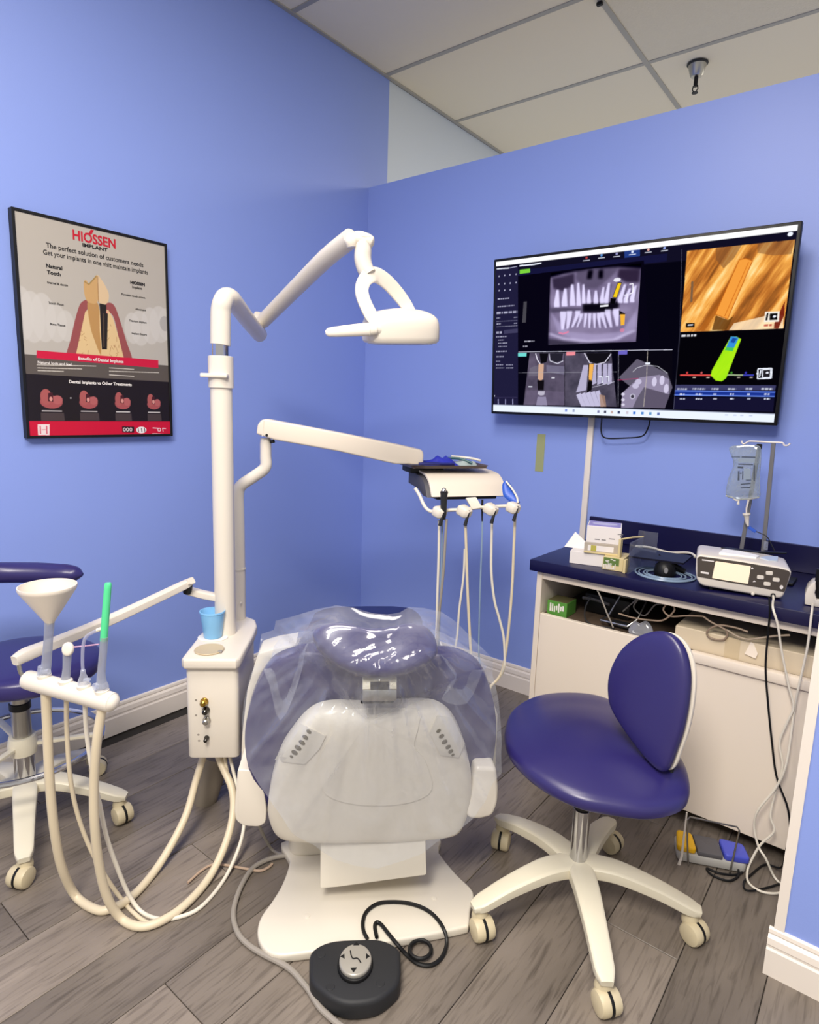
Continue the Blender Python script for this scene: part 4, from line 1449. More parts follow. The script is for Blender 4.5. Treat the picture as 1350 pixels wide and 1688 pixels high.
# dark tablet, black dome on coiled tubing
tab = thing('dark_tablet', 'thin dark tablet propped over the coiled tubing on the worktop', 'tablet', (1.74, -0.34, CT + 0.08), WORLD)
TP = [hit(*zc(700, 420), 1, -0.33), hit(*zc(1240, 500), 1, -0.27), hit(*zc(1160, 568), 1, -0.40), hit(*zc(650, 500), 1, -0.45)]
nn = (TP[1] - TP[0]).cross(TP[3] - TP[0]).normalized()
nn = nn if nn.z > 0 else -nn
for p in TP:
    p.z = max(p.z, CT + 0.012)
b = bmesh.new()
lo = [b.verts.new(p) for p in TP]
hi_ = [b.verts.new(p + nn * 0.006) for p in TP]
b.faces.new(lo)
b.faces.new(hi_)
for k in range(4):
    b.faces.new((lo[k], lo[(k + 1) % 4], hi_[(k + 1) % 4], hi_[k]))
bmesh.ops.recalc_face_normals(b, faces=b.faces)
part(tab, 'glass_panel', b, mat('dark_glass', '#141424', 0.4, spec=0.2), WORLD)
part(tab, 'stand_leg', sweep([(TP[0] + TP[2]) / 2, Vector((1.76, -0.34, CT + 0.008))], 0.010, 10), M_BLACK, WORLD)
part(tab, 'edge_tube', sweep([hit(*zc(720, 395), 1, -0.30), hit(*zc(860, 408), 1, -0.26), hit(*zc(1020, 452), 1, -0.23), hit(*zc(1200, 455), 1, -0.22), hit(*zc(1262, 480), 1, -0.25), hit(*zc(1268, 500), 1, -0.26)], 0.004, 8, 4), M_HOSE2, WORLD, 'pale tube along the rear edge')
coil = thing('coiled_tubing', 'coil of pale blue clear tubing lying on the worktop', 'tubing', onc(1094, 944), WORLD)
cc_ = hit(*zc(985, 655), 2, CT + 0.004)
M_TUBE = mat('pale_blue_tubing', '#8ba1ba', 0.2)
cx_dir = (hit(*zc(1260, 690), 2, CT + 0.004) - hit(*zc(700, 620), 2, CT + 0.004)) / 2
for k, (rr_, zz) in enumerate([(1.0, 0.0035), (0.88, 0.0035), (0.70, 0.0035), (0.58, 0.0035)]):
    rx = cx_dir.length * rr_
    pts = [Vector((cc_.x, cc_.y, CT)) + Vector((math.cos(a) * rx * (1 + .03 * math.sin(3 * a + k)), math.sin(a) * rx * 0.96, zz)) for a in [2 * PI * i / 40 for i in range(41)]]
    part(coil, 'loop', sweep(pts, 0.0027, 6), M_TUBE, WORLD)
dome = thing('black_dome', 'black rounded holder with a grey badge standing inside the tubing coil', 'holder', (cc_.x, cc_.y, CT), WORLD)
part(dome, 'dome', lathe([(0, 0.002), (0.032, 0.002), (0.034, 0.012), (0.030, 0.034), (0.018, 0.046), (0, 0.050)], 24, Matrix.Translation((cc_.x, cc_.y, CT))), M_BLACK, WORLD)
DG = frame((cc_.x + 0.012, cc_.y - 0.030, CT + 0.024), (1, 0.3, 0), (0.3, -0.92, 0.25))
part(dome, 'badge', prism(ell(0.006, 0.010, 14), 0, 0.003, 0, 1, DG), M_GREYP, WORLD)

# handpiece cradle at the right end
hp = thing('handpiece_cradle', 'white cradle holding a black handpiece at the right end of the worktop', 'holder', (2.17, -0.46, CT), WORLD)
HC = frame(hit(1327, 998, 2, CT), (1, 0.1, 0), (0.1, -1, 0))


def zh(*pts):
    return [onp(1120 + a / 5.87, 860 + b_ / 5.87, HC, WORLD) for a, b_ in pts]


prof = zh((1212, 800), (1214, 705), (1240, 640), (1290, 596), (1318, 592), (1322, 650), (1310, 690), (1330, 760), (1400, 770), (1400, 840), (1320, 825))
prof = [(x, max(y, 0.0)) for x, y in prof]
part(hp, 'cradle', prism(prof, -0.07, 0.0, 0.003, 2, HC), M_WHITE, WORLD)
part(hp, 'handpiece', sweep([HC @ Vector((zh((1345, 770))[0][0], zh((1345, 770))[0][1], -0.03)), HC @ Vector((zh((1350, 640))[0][0], zh((1350, 640))[0][1], -0.03)), HC @ Vector((zh((1362, 480))[0][0], zh((1362, 480))[0][1], -0.03))], [0.010, 0.011, 0.008], 12), M_BLACK, WORLD)
cd = [HC @ Vector((zh((1290, 800))[0][0], zh((1290, 800))[0][1], 0.003)), hit(1338, 1010, 1, -0.535), hit(1332, 1060, 1, -0.545), hit(1326, 1090, 1, -0.545), hit(1315, 1140, 1, -0.545), hit(1308, 1180, 1, -0.535), hit(1296, 1260, 1, -0.56), hit(1278, 1300, 1, -0.56), hit(1250, 1335, 1, -0.57), hit(1243, 1362, 1, -0.57), hit(1250, 1395, 1, -0.58), hit(1262, 1415, 1, -0.59), hit(1276, 1445, 2, 0.010), hit(1292, 1462, 2, 0.006)]
part(hp, 'cord', sweep(cd, 0.0032, 8, 6), M_HOSE2, WORLD, 'pale cord hanging down the cabinet front')

# things in the cable slot
SB = 0.5765
t = thing('green_box', 'small green and white box at the left end of the cable slot', 'box', (1.385, -0.46, SB), WORLD)
part(t, 'carton', box((1.345, -0.480, SB), (1.420, -0.40, SB + 0.052), 0.001, 1), mat('green_card', '#55913a', 0.5), WORLD)
part(t, 'carton_top', box((1.347, -0.478, SB + 0.052), (1.418, -0.402, SB + 0.053), 0, 1), mat('olive_card', '#5e5a3a', 0.6), WORLD)
b = bmesh.new()
for k in range(7):
    x = 1.356 + k * 0.008
    box((x, -0.4812, SB + 0.012 + rr.random() * .01), (x + 0.005, -0.480, SB + 0.034 + rr.random() * 0.012), 0, 1, None, b)
part(t, 'carton_print', b, M_WINK, WORLD)
t = thing('flat_carton', 'cream cardboard carton lying in the right part of the cable slot', 'box', (2.0, -0.42, SB), WORLD)
part(t, 'carton', box((1.785, -0.484, SB), (2.22, -0.20, SB + 0.066), 0.002, 1), mat('cream_cardboard', '#d8c8ac', 0.6), WORLD)
part(t, 'tape_band', box((1.93, -0.4852, SB), (1.97, -0.484, SB + 0.066), 0, 1), mat('parcel_tape', '#cdbb9a', 0.3), WORLD)
part(t, 'torn_flap', prism([(0, 0), (0.030, -0.006), (0.034, 0.010), (0.020, 0.036), (0.012, 0.040)], 0, 0.0015, 0, 1, frame((1.985, -0.4868, SB + 0.028), (1, 0, 0), (0, -1, 0.12))), M_LAM, WORLD)
t = thing('dark_case', 'black and brown case at the back of the cable slot', 'case', (1.5, -0.3, SB), WORLD)
part(t, 'case_body', box((1.432, -0.36, SB), (1.60, -0.16, SB + 0.072), 0.008, 2), M_BLACK, WORLD)
part(t, 'case_trim', sweep([(1.43, -0.366, SB + 0.052), (1.47, -0.368, SB + 0.056), (1.53, -0.366, SB + 0.048)], 0.006, 8, 3), M_GREYP, WORLD)
t = thing('wire_cradle', 'angled wire and plate cradle tangled in cables inside the slot', 'rack', (1.60, -0.44, SB), WORLD)
part(t, 'wire_frame', sweep([hit(*zc(400, 1075), 1, -0.46), hit(*zc(470, 1035), 1, -0.43), hit(*zc(575, 858), 1, -0.40), hit(*zc(820, 905), 1, -0.40), hit(*zc(735, 1075), 1, -0.46), hit(*zc(640, 1140), 1, -0.48)], 0.003, 8, 0), M_STEEL, WORLD)
part(t, 'front_bar', sweep([hit(*zc(395, 1080), 1, -0.47), hit(*zc(520, 1110), 1, -0.475), hit(*zc(640, 1138), 1, -0.48)], 0.005, 8, 2), M_STEEL, WORLD)
part(t, 'plate', box((1.56, -0.452, SB + 0.004), (1.63, -0.40, SB + 0.010), 0.001, 1), M_CHAR, WORLD)


M_TANC = mat('tan_cord', '#8f7b68', 0.45)


def slotcord(name, label, px, y, r, m, cat='cable'):
    pts = [hit(*zc(a, b_), 1, y) for a, b_ in px]
    pts = [Vector((p.x, p.y, max(p.z, SB + r + 0.0003))) for p in pts]
    return solo(name, sweep(pts, r, 8, 5), m, label, cat, WORLD, 'cables in the cabinet slot')


slotcord('slot_cable', 'grey cable drooping out of the left part of the slot', [(345, 770), (400, 880), (450, 1010), (490, 1100), (510, 1150)], -0.502, 0.0026, M_GREYTUBE)
slotcord('slot_cable', 'thin dark cable looped at the left of the wire cradle', [(300, 870), (255, 960), (250, 1060), (300, 1130), (400, 1140), (520, 1160)], -0.485, 0.0026, M_CHAR)
slotcord('slot_cable', 'beige cable running from the wire cradle to the carton', [(560, 1020), (700, 1060), (850, 1082), (980, 1080), (1080, 985), (1020, 930), (975, 985), (1040, 1045), (1200, 1040), (1345, 1046)], -0.487, 0.0027, M_TANC)
slotcord('slot_cable', 'dark twisted cable behind the wire cradle', [(600, 1000), (680, 930), (760, 870), (700, 960), (800, 1040), (900, 940), (1000, 930)], -0.39, 0.0025, M_GREYTUBE)
slotcord('slot_cable', 'beige cable coiled on top of the cream carton', [(1345, 1046), (1420, 1100), (1560, 1180), (1540, 1260), (1420, 1250), (1380, 1190), (1480, 1130), (1640, 1150), (1760, 1190)], -0.490, 0.003, M_TANC)
slotcord('slot_cable', 'pale cable bundle sagging at the right end of the slot', [(1560, 1170), (1660, 1230), (1760, 1260), (1860, 1250), (2000, 1230), (2150, 1220)], -0.492, 0.003, mat('taupe_cord', '#a3937f', 0.45))
t = solo('clear_bag', pillow(smooth2([(0, 0), (0.04, -0.006), (0.078, 0.0), (0.072, 0.030), (0.05, 0.048), (0.03, 0.036), (0.012, 0.040)], 4), 0.012, 0.012, 5, frame((1.640, -0.480, SB + 0.006), (1, 0, 0), (0, -0.9, 0.3)), 0.7), M_CLEAR, 'crumpled clear bag beside the wire cradle in the slot', 'bag', WORLD)

# black mains cable down the cabinet front and black tangle
bk = [hit(1268, 985, 1, -0.538), hit(1269, 1010, 1, -0.541), hit(1266, 1045, 1, -0.52), hit(1262, 1100, 1, -0.524), hit(1266, 1160, 1, -0.524), hit(1272, 1220, 1, -0.524), hit(1280, 1280, 1, -0.526), hit(1298, 1330, 1, -0.526), hit(1302, 1370, 1, -0.53), hit(1296, 1400, 1, -0.54), hit(1288, 1430, 2, 0.02), hit(1262, 1425, 2, 0.005), hit(1240, 1440, 2, 0.005), hit(1226, 1455, 2, 0.005), hit(1232, 1468, 2, 0.005), hit(1262, 1464, 2, 0.005), hit(1290, 1455, 2, 0.005)]
solo('black_cable', sweep(bk, 0.0028, 8, 6), M_BLACK, 'black cable running down the cabinet front into a tangle on the floor', 'cable', WORLD)

# foot control under the cabinet
FCM = frame(hit(1115, 1420, 2, 0.0), (0.917, 0.40, 0), (0, 0, 1))
fc = thing('motor_foot_control', 'yellow, grey and blue foot control on the floor under the cabinet', 'pedal', hit(1165, 1415, 2, 0.0), WORLD)
L_ = 0.188
part(fc, 'base', prism(rounded([(0.0, 0.0), (L_, 0.0), (L_ + 0.002, 0.075), (0.002, 0.085)], 0.02, 5), 0.004, 0.030, 0.004, 2, FCM), mat('pale_grey_plastic', '#b9b7b2', 0.45), WORLD)
part(fc, 'yellow_key', prism(rounded([(-0.002, 0.006), (0.052, 0.004), (0.050, 0.080), (0.008, 0.086)], 0.012, 5), 0.030, 0.048, 0.005, 3, FCM), mat('yellow_plastic', '#f0b90f', 0.4), WORLD, 'bright yellow key')
part(fc, 'pedal_pad', prism(rounded([(0.055, 0.002), (0.122, 0.002), (0.120, 0.080), (0.053, 0.082)], 0.004, 3), 0.030, 0.044, 0.003, 2, FCM), mat('slate_rubber', '#5c5a5e', 0.6), WORLD, 'grey pad')
part(fc, 'blue_key', prism(rounded([(0.126, 0.002), (L_ + 0.006, 0.004), (L_ + 0.002, 0.070), (0.124, 0.078)], 0.012, 5), 0.030, 0.050, 0.005, 3, FCM), mat('cobalt_plastic', '#4a55c8', 0.4), WORLD, 'blue key')
for a in (0.02, 0.09, 0.165):
    part(fc, 'foot', cyl(0.008, 0.0, 0.006, 12, 0, FCM @ Matrix.Translation((a, 0.02, 0))), M_BLACK, WORLD)
hw = [(0.030, -0.012, 0.004), (0.020, -0.012, 0.08), (0.014, -0.010, 0.146), (0.020, -0.010, 0.156), (0.145, -0.008, 0.150), (0.152, -0.008, 0.140), (0.146, -0.010, 0.07), (0.140, -0.012, 0.004)]
part(fc, 'wire_handle', sweep([FCM @ Vector(p) for p in hw], 0.0026, 8, 0), M_STEEL, WORLD)
part(fc, 'white_lever', prism([(0.0, 0.0), (0.006, 0.03), (0.007, 0.17), (0.011, 0.17), (0.012, 0.03), (0.008, 0.0)], 0, 0.003, 0, 1, frame(FCM @ Vector((0.0, -0.014, 0.002)), (0.917, 0.40, 0), (0.40, -0.917, 0))), M_TRIM, WORLD)
part(fc, 'cord', sweep([FCM @ Vector(p) for p in [(0.165, 0.0, 0.012), (0.16, -0.02, 0.006), (0.13, -0.045, 0.004), (0.09, -0.035, 0.004), (0.08, -0.01, 0.004), (0.11, -0.02, 0.004), (0.15, -0.015, 0.004), (0.175, -0.005, 0.01)]], 0.0032, 8, 5), M_BLACK, WORLD)


# ------------------------------------------------------------------ stools
def caster(t, M, ang, r=0.026):
    """twin wheel caster; M at the floor point below the stem, ang the trailing direction"""
    Q = M @ Matrix.Rotation(ang, 4, 'Z')
    cst = part(t, 'caster', lathe([(0, 0.040), (0.020, 0.044), (0.021, 0.050), (0.020, 0.058), (0.016, 0.070), (0, 0.070)], 18, Q), M_CASTER)
    for s in (-1, 1):
        W = Q @ Matrix.Translation((0.016, s * 0.0035, r)) @ Matrix.Rotation(-s * PI / 2, 4, 'X')
        part(cst, 'wheel', lathe([(0, 0), (r, 0.0), (r, 0.014), (r * 0.90, 0.0205), (r * 0.6, 0.0235), (0, 0.0235)], 24, W), M_CASTER)
    W = Q @ Matrix.Translation((0.016, 0, r)) @ Matrix.Rotation(PI / 2, 4, 'X')
    part(cst, 'hood', lathe([(0, -0.0034), (r * 1.04, -0.0034), (r * 1.04, 0.0034), (0, 0.0034)], 24, W), M_BLACK)
    return cst


def stool_base(t, c, angs, R, hz=0.135, rnd=0, colr=0.0205):
    M = Matrix.Translation((c[0], c[1], 0))
    part(t, 'hub', lathe([(0, 0.100), (0.034, 0.100), (0.040, 0.112), (0.038, 0.138), (0.030, 0.146), (0, 0.146)], 24, M), M_BASE)
    for k, a in enumerate(angs):
        d = Vector((math.cos(a), math.sin(a), 0))
        o = Vector((c[0], c[1], 0))
        pts = [o + d * 0.02 + Vector((0, 0, hz - 0.006)), o + d * R * 0.35 + Vector((0, 0, hz - 0.004)), o + d * R * 0.7 + Vector((0, 0, 0.110)), o + d * (R - 0.012) + Vector((0, 0, 0.085)), o + d * (R + 0.016) + Vector((0, 0, 0.079))]
        part(t, 'leg', sweep(pts, [0.034, 0.031, 0.026, 0.023, 0.014], 16, 5, ry=[0.018, 0.017, 0.015, 0.013, 0.008], up=(0, 0, 1), square=True), M_BASE)
        caster(t, Matrix.Translation(o + d * (R - 0.006)), (rnd[k] if rnd else a + 0.6), 0.0285)


SC = Vector((0.470, 1.457, 0))
st = thing('operator_stool', 'navy violet stool with an oval backrest standing in front of the white cabinet', 'stool', SC)
stool_base(st, SC, [math.radians(a) for a in (-160, -92, -18, 55.5, 125)], 0.285, 0.135, [math.radians(a) for a in (-70, -75, -60, -50, -110)])
MS = Matrix.Translation(SC)
part(st, 'gas_column', cyl(0.0220, 0.140, 0.288, 24, 0.001, MS), M_CHROME)
part(st, 'column_collar', cyl(0.0205, 0.288, 0.345, 24, 0.002, MS), M_BLACK)
part(st, 'piston', cyl(0.014, 0.34, 0.40, 18, 0, MS), M_BLACK)
part(st, 'seat_plate', box((-0.11, -0.09, 0.392), (0.12, 0.09, 0.405), 0.004, 2, MS), M_BLACK)
ZS = 0.430
SMx = Matrix.Translation((0, 0, ZS))
so = [F(px, py, ZS)[:2] for px, py in [(832, 1207), (845, 1176), (880, 1155), (925, 1148), (980, 1152), (1030, 1172), (1075, 1205), (1112, 1240), (1132, 1276), (1137, 1308), (1118, 1326), (1070, 1334), (1010, 1328), (955, 1318), (900, 1296), (858, 1268), (836, 1238)]]
seat_out = smooth2(so, 5)
bseat = pillow(seat_out, 0.036, 0.030, 12, SMx, 0.62)
cs_ = sum((Vector(p) for p in so), Vector((0, 0))) / len(so)
for v in bseat.verts:                      # saddle: raised rear, falling front
    u = Vector((v.co.x, v.co.y)) - cs_
    v.co.z += 0.10 * max(0, -(u.y) - 0.10) * -1.2 + 0.02 * (1 - min(1, u.length / 0.2))
part(st, 'seat', bseat, M_NAVY)
# backrest: an egg shaped pad facing the seat, tilted back a little
BN = Vector((-0.80, -0.58, 0.14)).normalized()
PBt = F(1099, 1273, 0.468)
wd_ = vdir(1076, 1150)
BO = VE + wd_ * ((PBt - VE).dot(BN) / wd_.dot(BN))
BK = frame(BO, Vector((0.58, -0.80, 0)), BN)
bo = smooth2(onps([(1090, 1040), (1058, 1047), (1026, 1072), (1007, 1112), (1006, 1150), (1014, 1174), (1034, 1206), (1062, 1243), (1084, 1266), (1098, 1271), (1107, 1260), (1116, 1236), (1127, 1203), (1136, 1155), (1138, 1108), (1129, 1070), (1112, 1048)], BK), 5)
part(st, 'backrest', pillow(bo, 0.022, 0.014, 10, BK, 0.5), M_NAVY)
shell = [(x * 1.0 + 0.002, y * 0.99 - 0.001) for x, y in bo]
bb_ = pillow(shell, 0.004, 0.016, 8, BK @ Matrix.Translation((0, 0, -0.019)), 0.45)
part(st, 'back_shell', bb_, M_WHITE, label='white plastic rear shell')
bl = onp(1098, 1262, BK)
P1 = BK @ Vector((bl[0] - 0.012, bl[1] + 0.02, -0.030))
P2 = BK @ Vector((bl[0] - 0.012, bl[1] - 0.02, -0.034))
part(st, 'back_bracket', sweep([P1, P2, Vector((P2.x - 0.03, P2.y - 0.01, 0.400)), Vector((SC.x + 0.09, SC.y, 0.398))], 0.014, 12, 5, ry=0.005, up=BN, square=True), M_CHAR)

# left stool
LC = Vector((-1.135, 1.715, 0))
ls = thing('assistant_stool', 'navy violet stool with a curved arm bar and chrome foot ring by the left wall', 'stool', LC)
stool_base(ls, LC, [math.radians(a) for a in (-60, 6, 76, 148, 220)], 0.275, 0.14, [math.radians(a) for a in (-100, -40, 20, 150, 200)])
ML = Matrix.Translation(LC)
part(ls, 'gas_column', cyl(0.028, 0.145, 0.245, 24, 0.001, ML), M_CHROME)
part(ls, 'ring_hub', lathe([(0, 0.235), (0.036, 0.235), (0.041, 0.262), (0.036, 0.290), (0, 0.290)], 22, ML), M_BASE)
part(ls, 'upper_column', cyl(0.0255, 0.29, 0.46, 22, 0.001, ML), M_STEEL)
part(ls, 'column_collar', cyl(0.0285, 0.375, 0.398, 22, 0.002, ML), M_BLACK)
RR_ = 0.215
ringp = [Vector((LC.x + RR_ * math.cos(a), LC.y + RR_ * math.sin(a), 0.262)) for a in [2 * PI * k / 48 for k in range(49)]]
part(ls, 'foot_ring', sweep(ringp, 0.0085, 10), M_CHROME)
for a in (0.35, 2.45, 4.54):
    part(ls, 'ring_spoke', sweep([LC + Vector((math.cos(a) * 0.03, math.sin(a) * 0.03, 0.262)), LC + Vector((math.cos(a) * RR_, math.sin(a) * RR_, 0.262))], 0.010, 10, ry=0.005, up=(0, 0, 1), square=True), M_BASE)
ZL = 0.505
lo_ = [(LC.x + 0.02 + 0.205 * math.cos(a), LC.y + 0.01 + 0.19 * math.sin(a)) for a in [2 * PI * k / 60 for k in range(60)]]
part(ls, 'seat', pillow(lo_, 0.040, 0.040, 10, Matrix.Translation((0, 0, ZL)), 0.55), M_NAVY)
ap = [at(-120, 952, 1.58), at(-60, 946, 1.66), at(0, 944, 1.72), at(60, 944, 1.75), at(108, 945, 1.76), at(126, 946, 1.76), at(136, 947, 1.76)]
part(ls, 'arm_bar', sweep(ap, [0.032, 0.032, 0.032, 0.032, 0.031, 0.024, 0.006], 18, 4, ry=[0.030, 0.030, 0.030, 0.030, 0.027, 0.020, 0.005], up=(0, 0, 1)), M_NAVY)
part(ls, 'arm_post', sweep([at(-110, 952, 1.60), at(-118, 1040, 1.62), at(-70, 1110, 1.66), Vector((LC.x, LC.y, 0.46))], 0.012, 10, 4), M_CHROME)
# ------------------------------------------------------------------ dental chair (seen from behind)
dc = thing('dental_chair', 'navy violet dental chair with a white rear shell on a flared white base', 'chair', (-0.11, 1.50, 0))


def zr(x, y):                            # zoom origin 370,980
    return (370 + x / 2.8125, 980 + y / 2.8125)


def zp(x, y):                            # zoom origin 370,1350
    return (370 + x / 3.14, 1350 + y / 3.14)


base = [F(*zp(x, y), 0.022)[:2] for x, y in [(345, 100), (338, 220), (302, 330), (250, 420), (196, 495), (173, 555), (176, 620), (215, 680), (285, 706), (440, 692), (700, 656), (900, 628), (1120, 588), (1240, 562), (1266, 545), (1272, 470), (1288, 378), (1200, 285), (1110, 175), (1055, 75)]]
back = [(0.10, 2.05), (-0.36, 2.10)]
bp = smooth2(base, 4)[:-4] + back
part(dc, 'base_plate', prism(bp, 0.0, 0.024, 0.007, 3), M_SHELL)
for x, y in [(428, 503), (1085, 408)]:
    q = F(*zp(x, y), 0.024)
    part(dc, 'bolt_cap', lathe([(0, 0.022), (0.008, 0.023), (0.007, 0.0255), (0, 0.0265)], 16, Matrix.Translation((q.x, q.y, 0.0))), M_SHELL)
CH = Matrix.Translation((-0.115, 1.50, 0)) @ Matrix.Rotation(math.radians(8), 4, 'Z')
part(dc, 'lift_column', prism(rounded([(-0.19, 0.10), (0.19, 0.10), (0.16, 0.55), (-0.16, 0.55)], 0.05, 5), 0.022, 0.36, 0.01, 2, CH), M_SHELL)
# lower cover below the back shell
LF = frame(at(614, 1420, 1.425), (0.985, 0.06, 0), (0.04, -1, 0.16))
lc_ = onps([zp(497, 40), zp(1040, 30), zp(1046, 292), zp(820, 322), zp(590, 354), zp(494, 362)], LF)
part(dc, 'lower_cover', prism(rounded(lc_, 0.006, 3), -0.20, 0.0, 0.004, 2, LF), M_SHELL)
# back shell
SF = frame(at(612, 1270, 1.43), (0.99, 0.10, 0), (0.10, -0.97, -0.16))
sh = [zr(x, y) for x, y in [(505, 492), (430, 508), (372, 548), (320, 610), (268, 690), (232, 790), (210, 900), (206, 985), (236, 1068), (300, 1100), (460, 1108), (640, 1106), (800, 1104), (950, 1094), (1070, 1074), (1108, 1020), (1134, 940), (1140, 850), (1128, 745), (1094, 630), (1050, 545), (985, 496), (900, 484), (760, 490), (640, 494)]]
so_ = smooth2(onps(sh, SF), 4)
bsh = pillow(so_, 0.055, 0.012, 12, SF, 0.42)
part(dc, 'back_shell', bsh, M_SHELL, keep=True)
BSH = BVHTree.FromBMesh(bsh)
bsh.free()


def on_shell(px, py, lift=0.0):
    d = vdir(px, py).normalized()
    p, n, i, dist = BSH.ray_cast(VE, d)
    if p is None:
        p = at(px, py, 1.42)
        n = Vector((0, -1, 0))
    if n.y > 0:
        n = -n
    return p + n * lift, n


def shell_poly(pts, th, rings=4):
    """thin raised inlay that follows the dome of the shell"""
    t = bmesh.new()
    cx_ = sum(p[0] for p in pts) / len(pts)
    cy_ = sum(p[1] for p in pts) / len(pts)
    n = len(pts)
    low = [t.verts.new(on_shell(x, y, -0.001)[0]) for x, y in pts]
    prev = low
    for i in range(rings):
        f = 1 - i / rings
        cur = [t.verts.new(on_shell(cx_ + (x - cx_) * f, cy_ + (y - cy_) * f, th)[0]) for x, y in pts]
        for k in range(n):
            t.faces.new((prev[k], prev[(k + 1) % n], cur[(k + 1) % n], cur[k]))
        prev = cur
    c = t.verts.new(on_shell(cx_, cy_, th)[0])
    for k in range(n):
        t.faces.new((prev[k], prev[(k + 1) % n], c))
    bmesh.ops.recalc_face_normals(t, faces=t.faces)
    return t


M_SHELL2 = mat('grey_shell_insert', '#cfc9bd', 0.4)
for pts in ([(352, 596), (470, 652), (440, 712), (374, 782), (240, 768), (296, 676)], [(985, 560), (1050, 570), (1108, 690), (1082, 752), (1000, 740), (950, 640)]):
    dense = []
    for i in range(len(pts)):
        a, b_ = pts[i], pts[(i + 1) % len(pts)]
        dense += [(a[0] + (b_[0] - a[0]) * k / 4, a[1] + (b_[1] - a[1]) * k / 4) for k in range(4)]
    part(dc, 'side_insert', shell_poly([zr(*p) for p in dense], 0.0040), M_SHELL2, ang=25)
for vs in ([(394, 632, 13), (378, 658, 15), (362, 682, 16), (344, 706, 17), (328, 728, 16), (314, 747, 9)], [(990, 628, 12), (1004, 652, 14), (1018, 678, 15), (1034, 702, 14), (1046, 722, 13), (1056, 738, 8)]):
    g = 1 if vs[0][0] < 700 else -1
    for x, y, s in vs:
        el = []
        for k in range(14):
            a = 2 * PI * k / 14
            u, v = math.cos(a) * s * 0.95, math.sin(a) * s * 0.58
            ca, sa = math.cos(0.57 * g), math.sin(0.57 * g)
            el.append(zr(x + (u * ca - v * sa), y + (u * sa + v * ca)))
        part(dc, 'vent_hole', shell_poly(el, 0.0052, 2), mat('vent_dark', '#57503c', 0.6))
# raised centre field of the shell
cf = [zr(x, y) for x, y in [(520, 545), (880, 532), (900, 600), (880, 700), (930, 770), (960, 900), (860, 960), (680, 975), (520, 950), (450, 890), (440, 760), (500, 640)]]
part(dc, 'centre_panel', shell_poly([(v.x, v.y) for v in catmull([Vector((a, b_, 0)) for a, b_ in cf], 4, True)], 0.0030, 8), M_SHELL, ang=25)
# upholstered back behind the shell
UF = frame(at(610, 1230, 1.475), (0.99, 0.10, 0), (0.10, -0.98, -0.14))
up_ = [zr(x, y) for x, y in [(405, 250), (320, 262), (240, 292), (190, 340), (140, 430), (110, 540), (95, 650), (108, 770), (145, 880), (215, 985), (340, 1060), (640, 1090), (960, 1060), (1100, 985), (1185, 890), (1236, 780), (1256, 650), (1252, 520), (1222, 400), (1180, 320), (1090, 270), (980, 262), (700, 300)]]
bu = pillow(smooth2(onps(up_, UF), 4), 0.035, 0.060, 10, UF, 0.5)
part(dc, 'back_cushion', bu, M_NAVY, keep=True)
# headrest
HF = frame(at(618, 1072, 1.345), (0.99, 0.10, 0), (0.10, -0.80, 0.50))
hr = [zr(x, y) for x, y in [(415, 168), (412, 215), (440, 262), (490, 310), (540, 345), (620, 374), (700, 386), (790, 380), (880, 356), (950, 318), (984, 275), (978, 220), (955, 175), (918, 148), (860, 140), (790, 152), (720, 165), (640, 160), (560, 142), (480, 140)]]
bh = pillow(smooth2(onps(hr, HF), 4), 0.040, 0.050, 10, HF, 0.55, dish=0.012)
part(dc, 'headrest', bh, M_NAVY, keep=True)
# headrest latch
KF = frame(at(*zr(718, 440), 1.315), (0.99, 0.10, 0), (0.10, -0.97, 0.10))
ko = onps([zr(640, 378), zr(800, 376), zr(798, 492), zr(640, 496)], KF)
kx0, kx1 = min(p[0] for p in ko), max(p[0] for p in ko)
ky0, ky1 = min(p[1] for p in ko), max(p[1] for p in ko)
kw, kh = kx1 - kx0, ky1 - ky0
bk_ = box((kx0, ky0, -0.05), (kx1, ky0 + kh * 0.46, 0.002), 0.003, 2, KF)
part(dc, 'latch_block', bk_, M_STEEL, label='brushed metal latch block', keep=True)
bl_ = prism([(kx0, 0), (kx0 + kw * .24, 0), (kx0 + kw * .24, kh * .30), (kx0 + kw * .78, kh * .30), (kx0 + kw * .78, 0), (kx1, 0), (kx1, kh * .54), (kx0, kh * .54)], -0.004, 0.002, 0.001, 1, KF @ Matrix.Translation((0, ky0 + kh * .46, 0)) @ Matrix.Rotation(math.radians(-28), 4, 'X'))
part(dc, 'latch_lip', bl_, mat('polished_steel', '#d8d2bb', 0.25, metal=0.7), keep=True)
part(dc, 'latch_recess', box((kx0 + kw * .2, ky0 + kh * .44, -0.03), (kx0 + kw * .8, ky0 + kh * .85, -0.018), 0, 1, KF), M_BLACK)
part(dc, 'latch_seal', box((kx0 - 0.003, ky0 - 0.006, -0.05), (kx1 - 0.006, ky0 + 0.004, -0.0005), 0.002, 1, KF), M_BLACK)
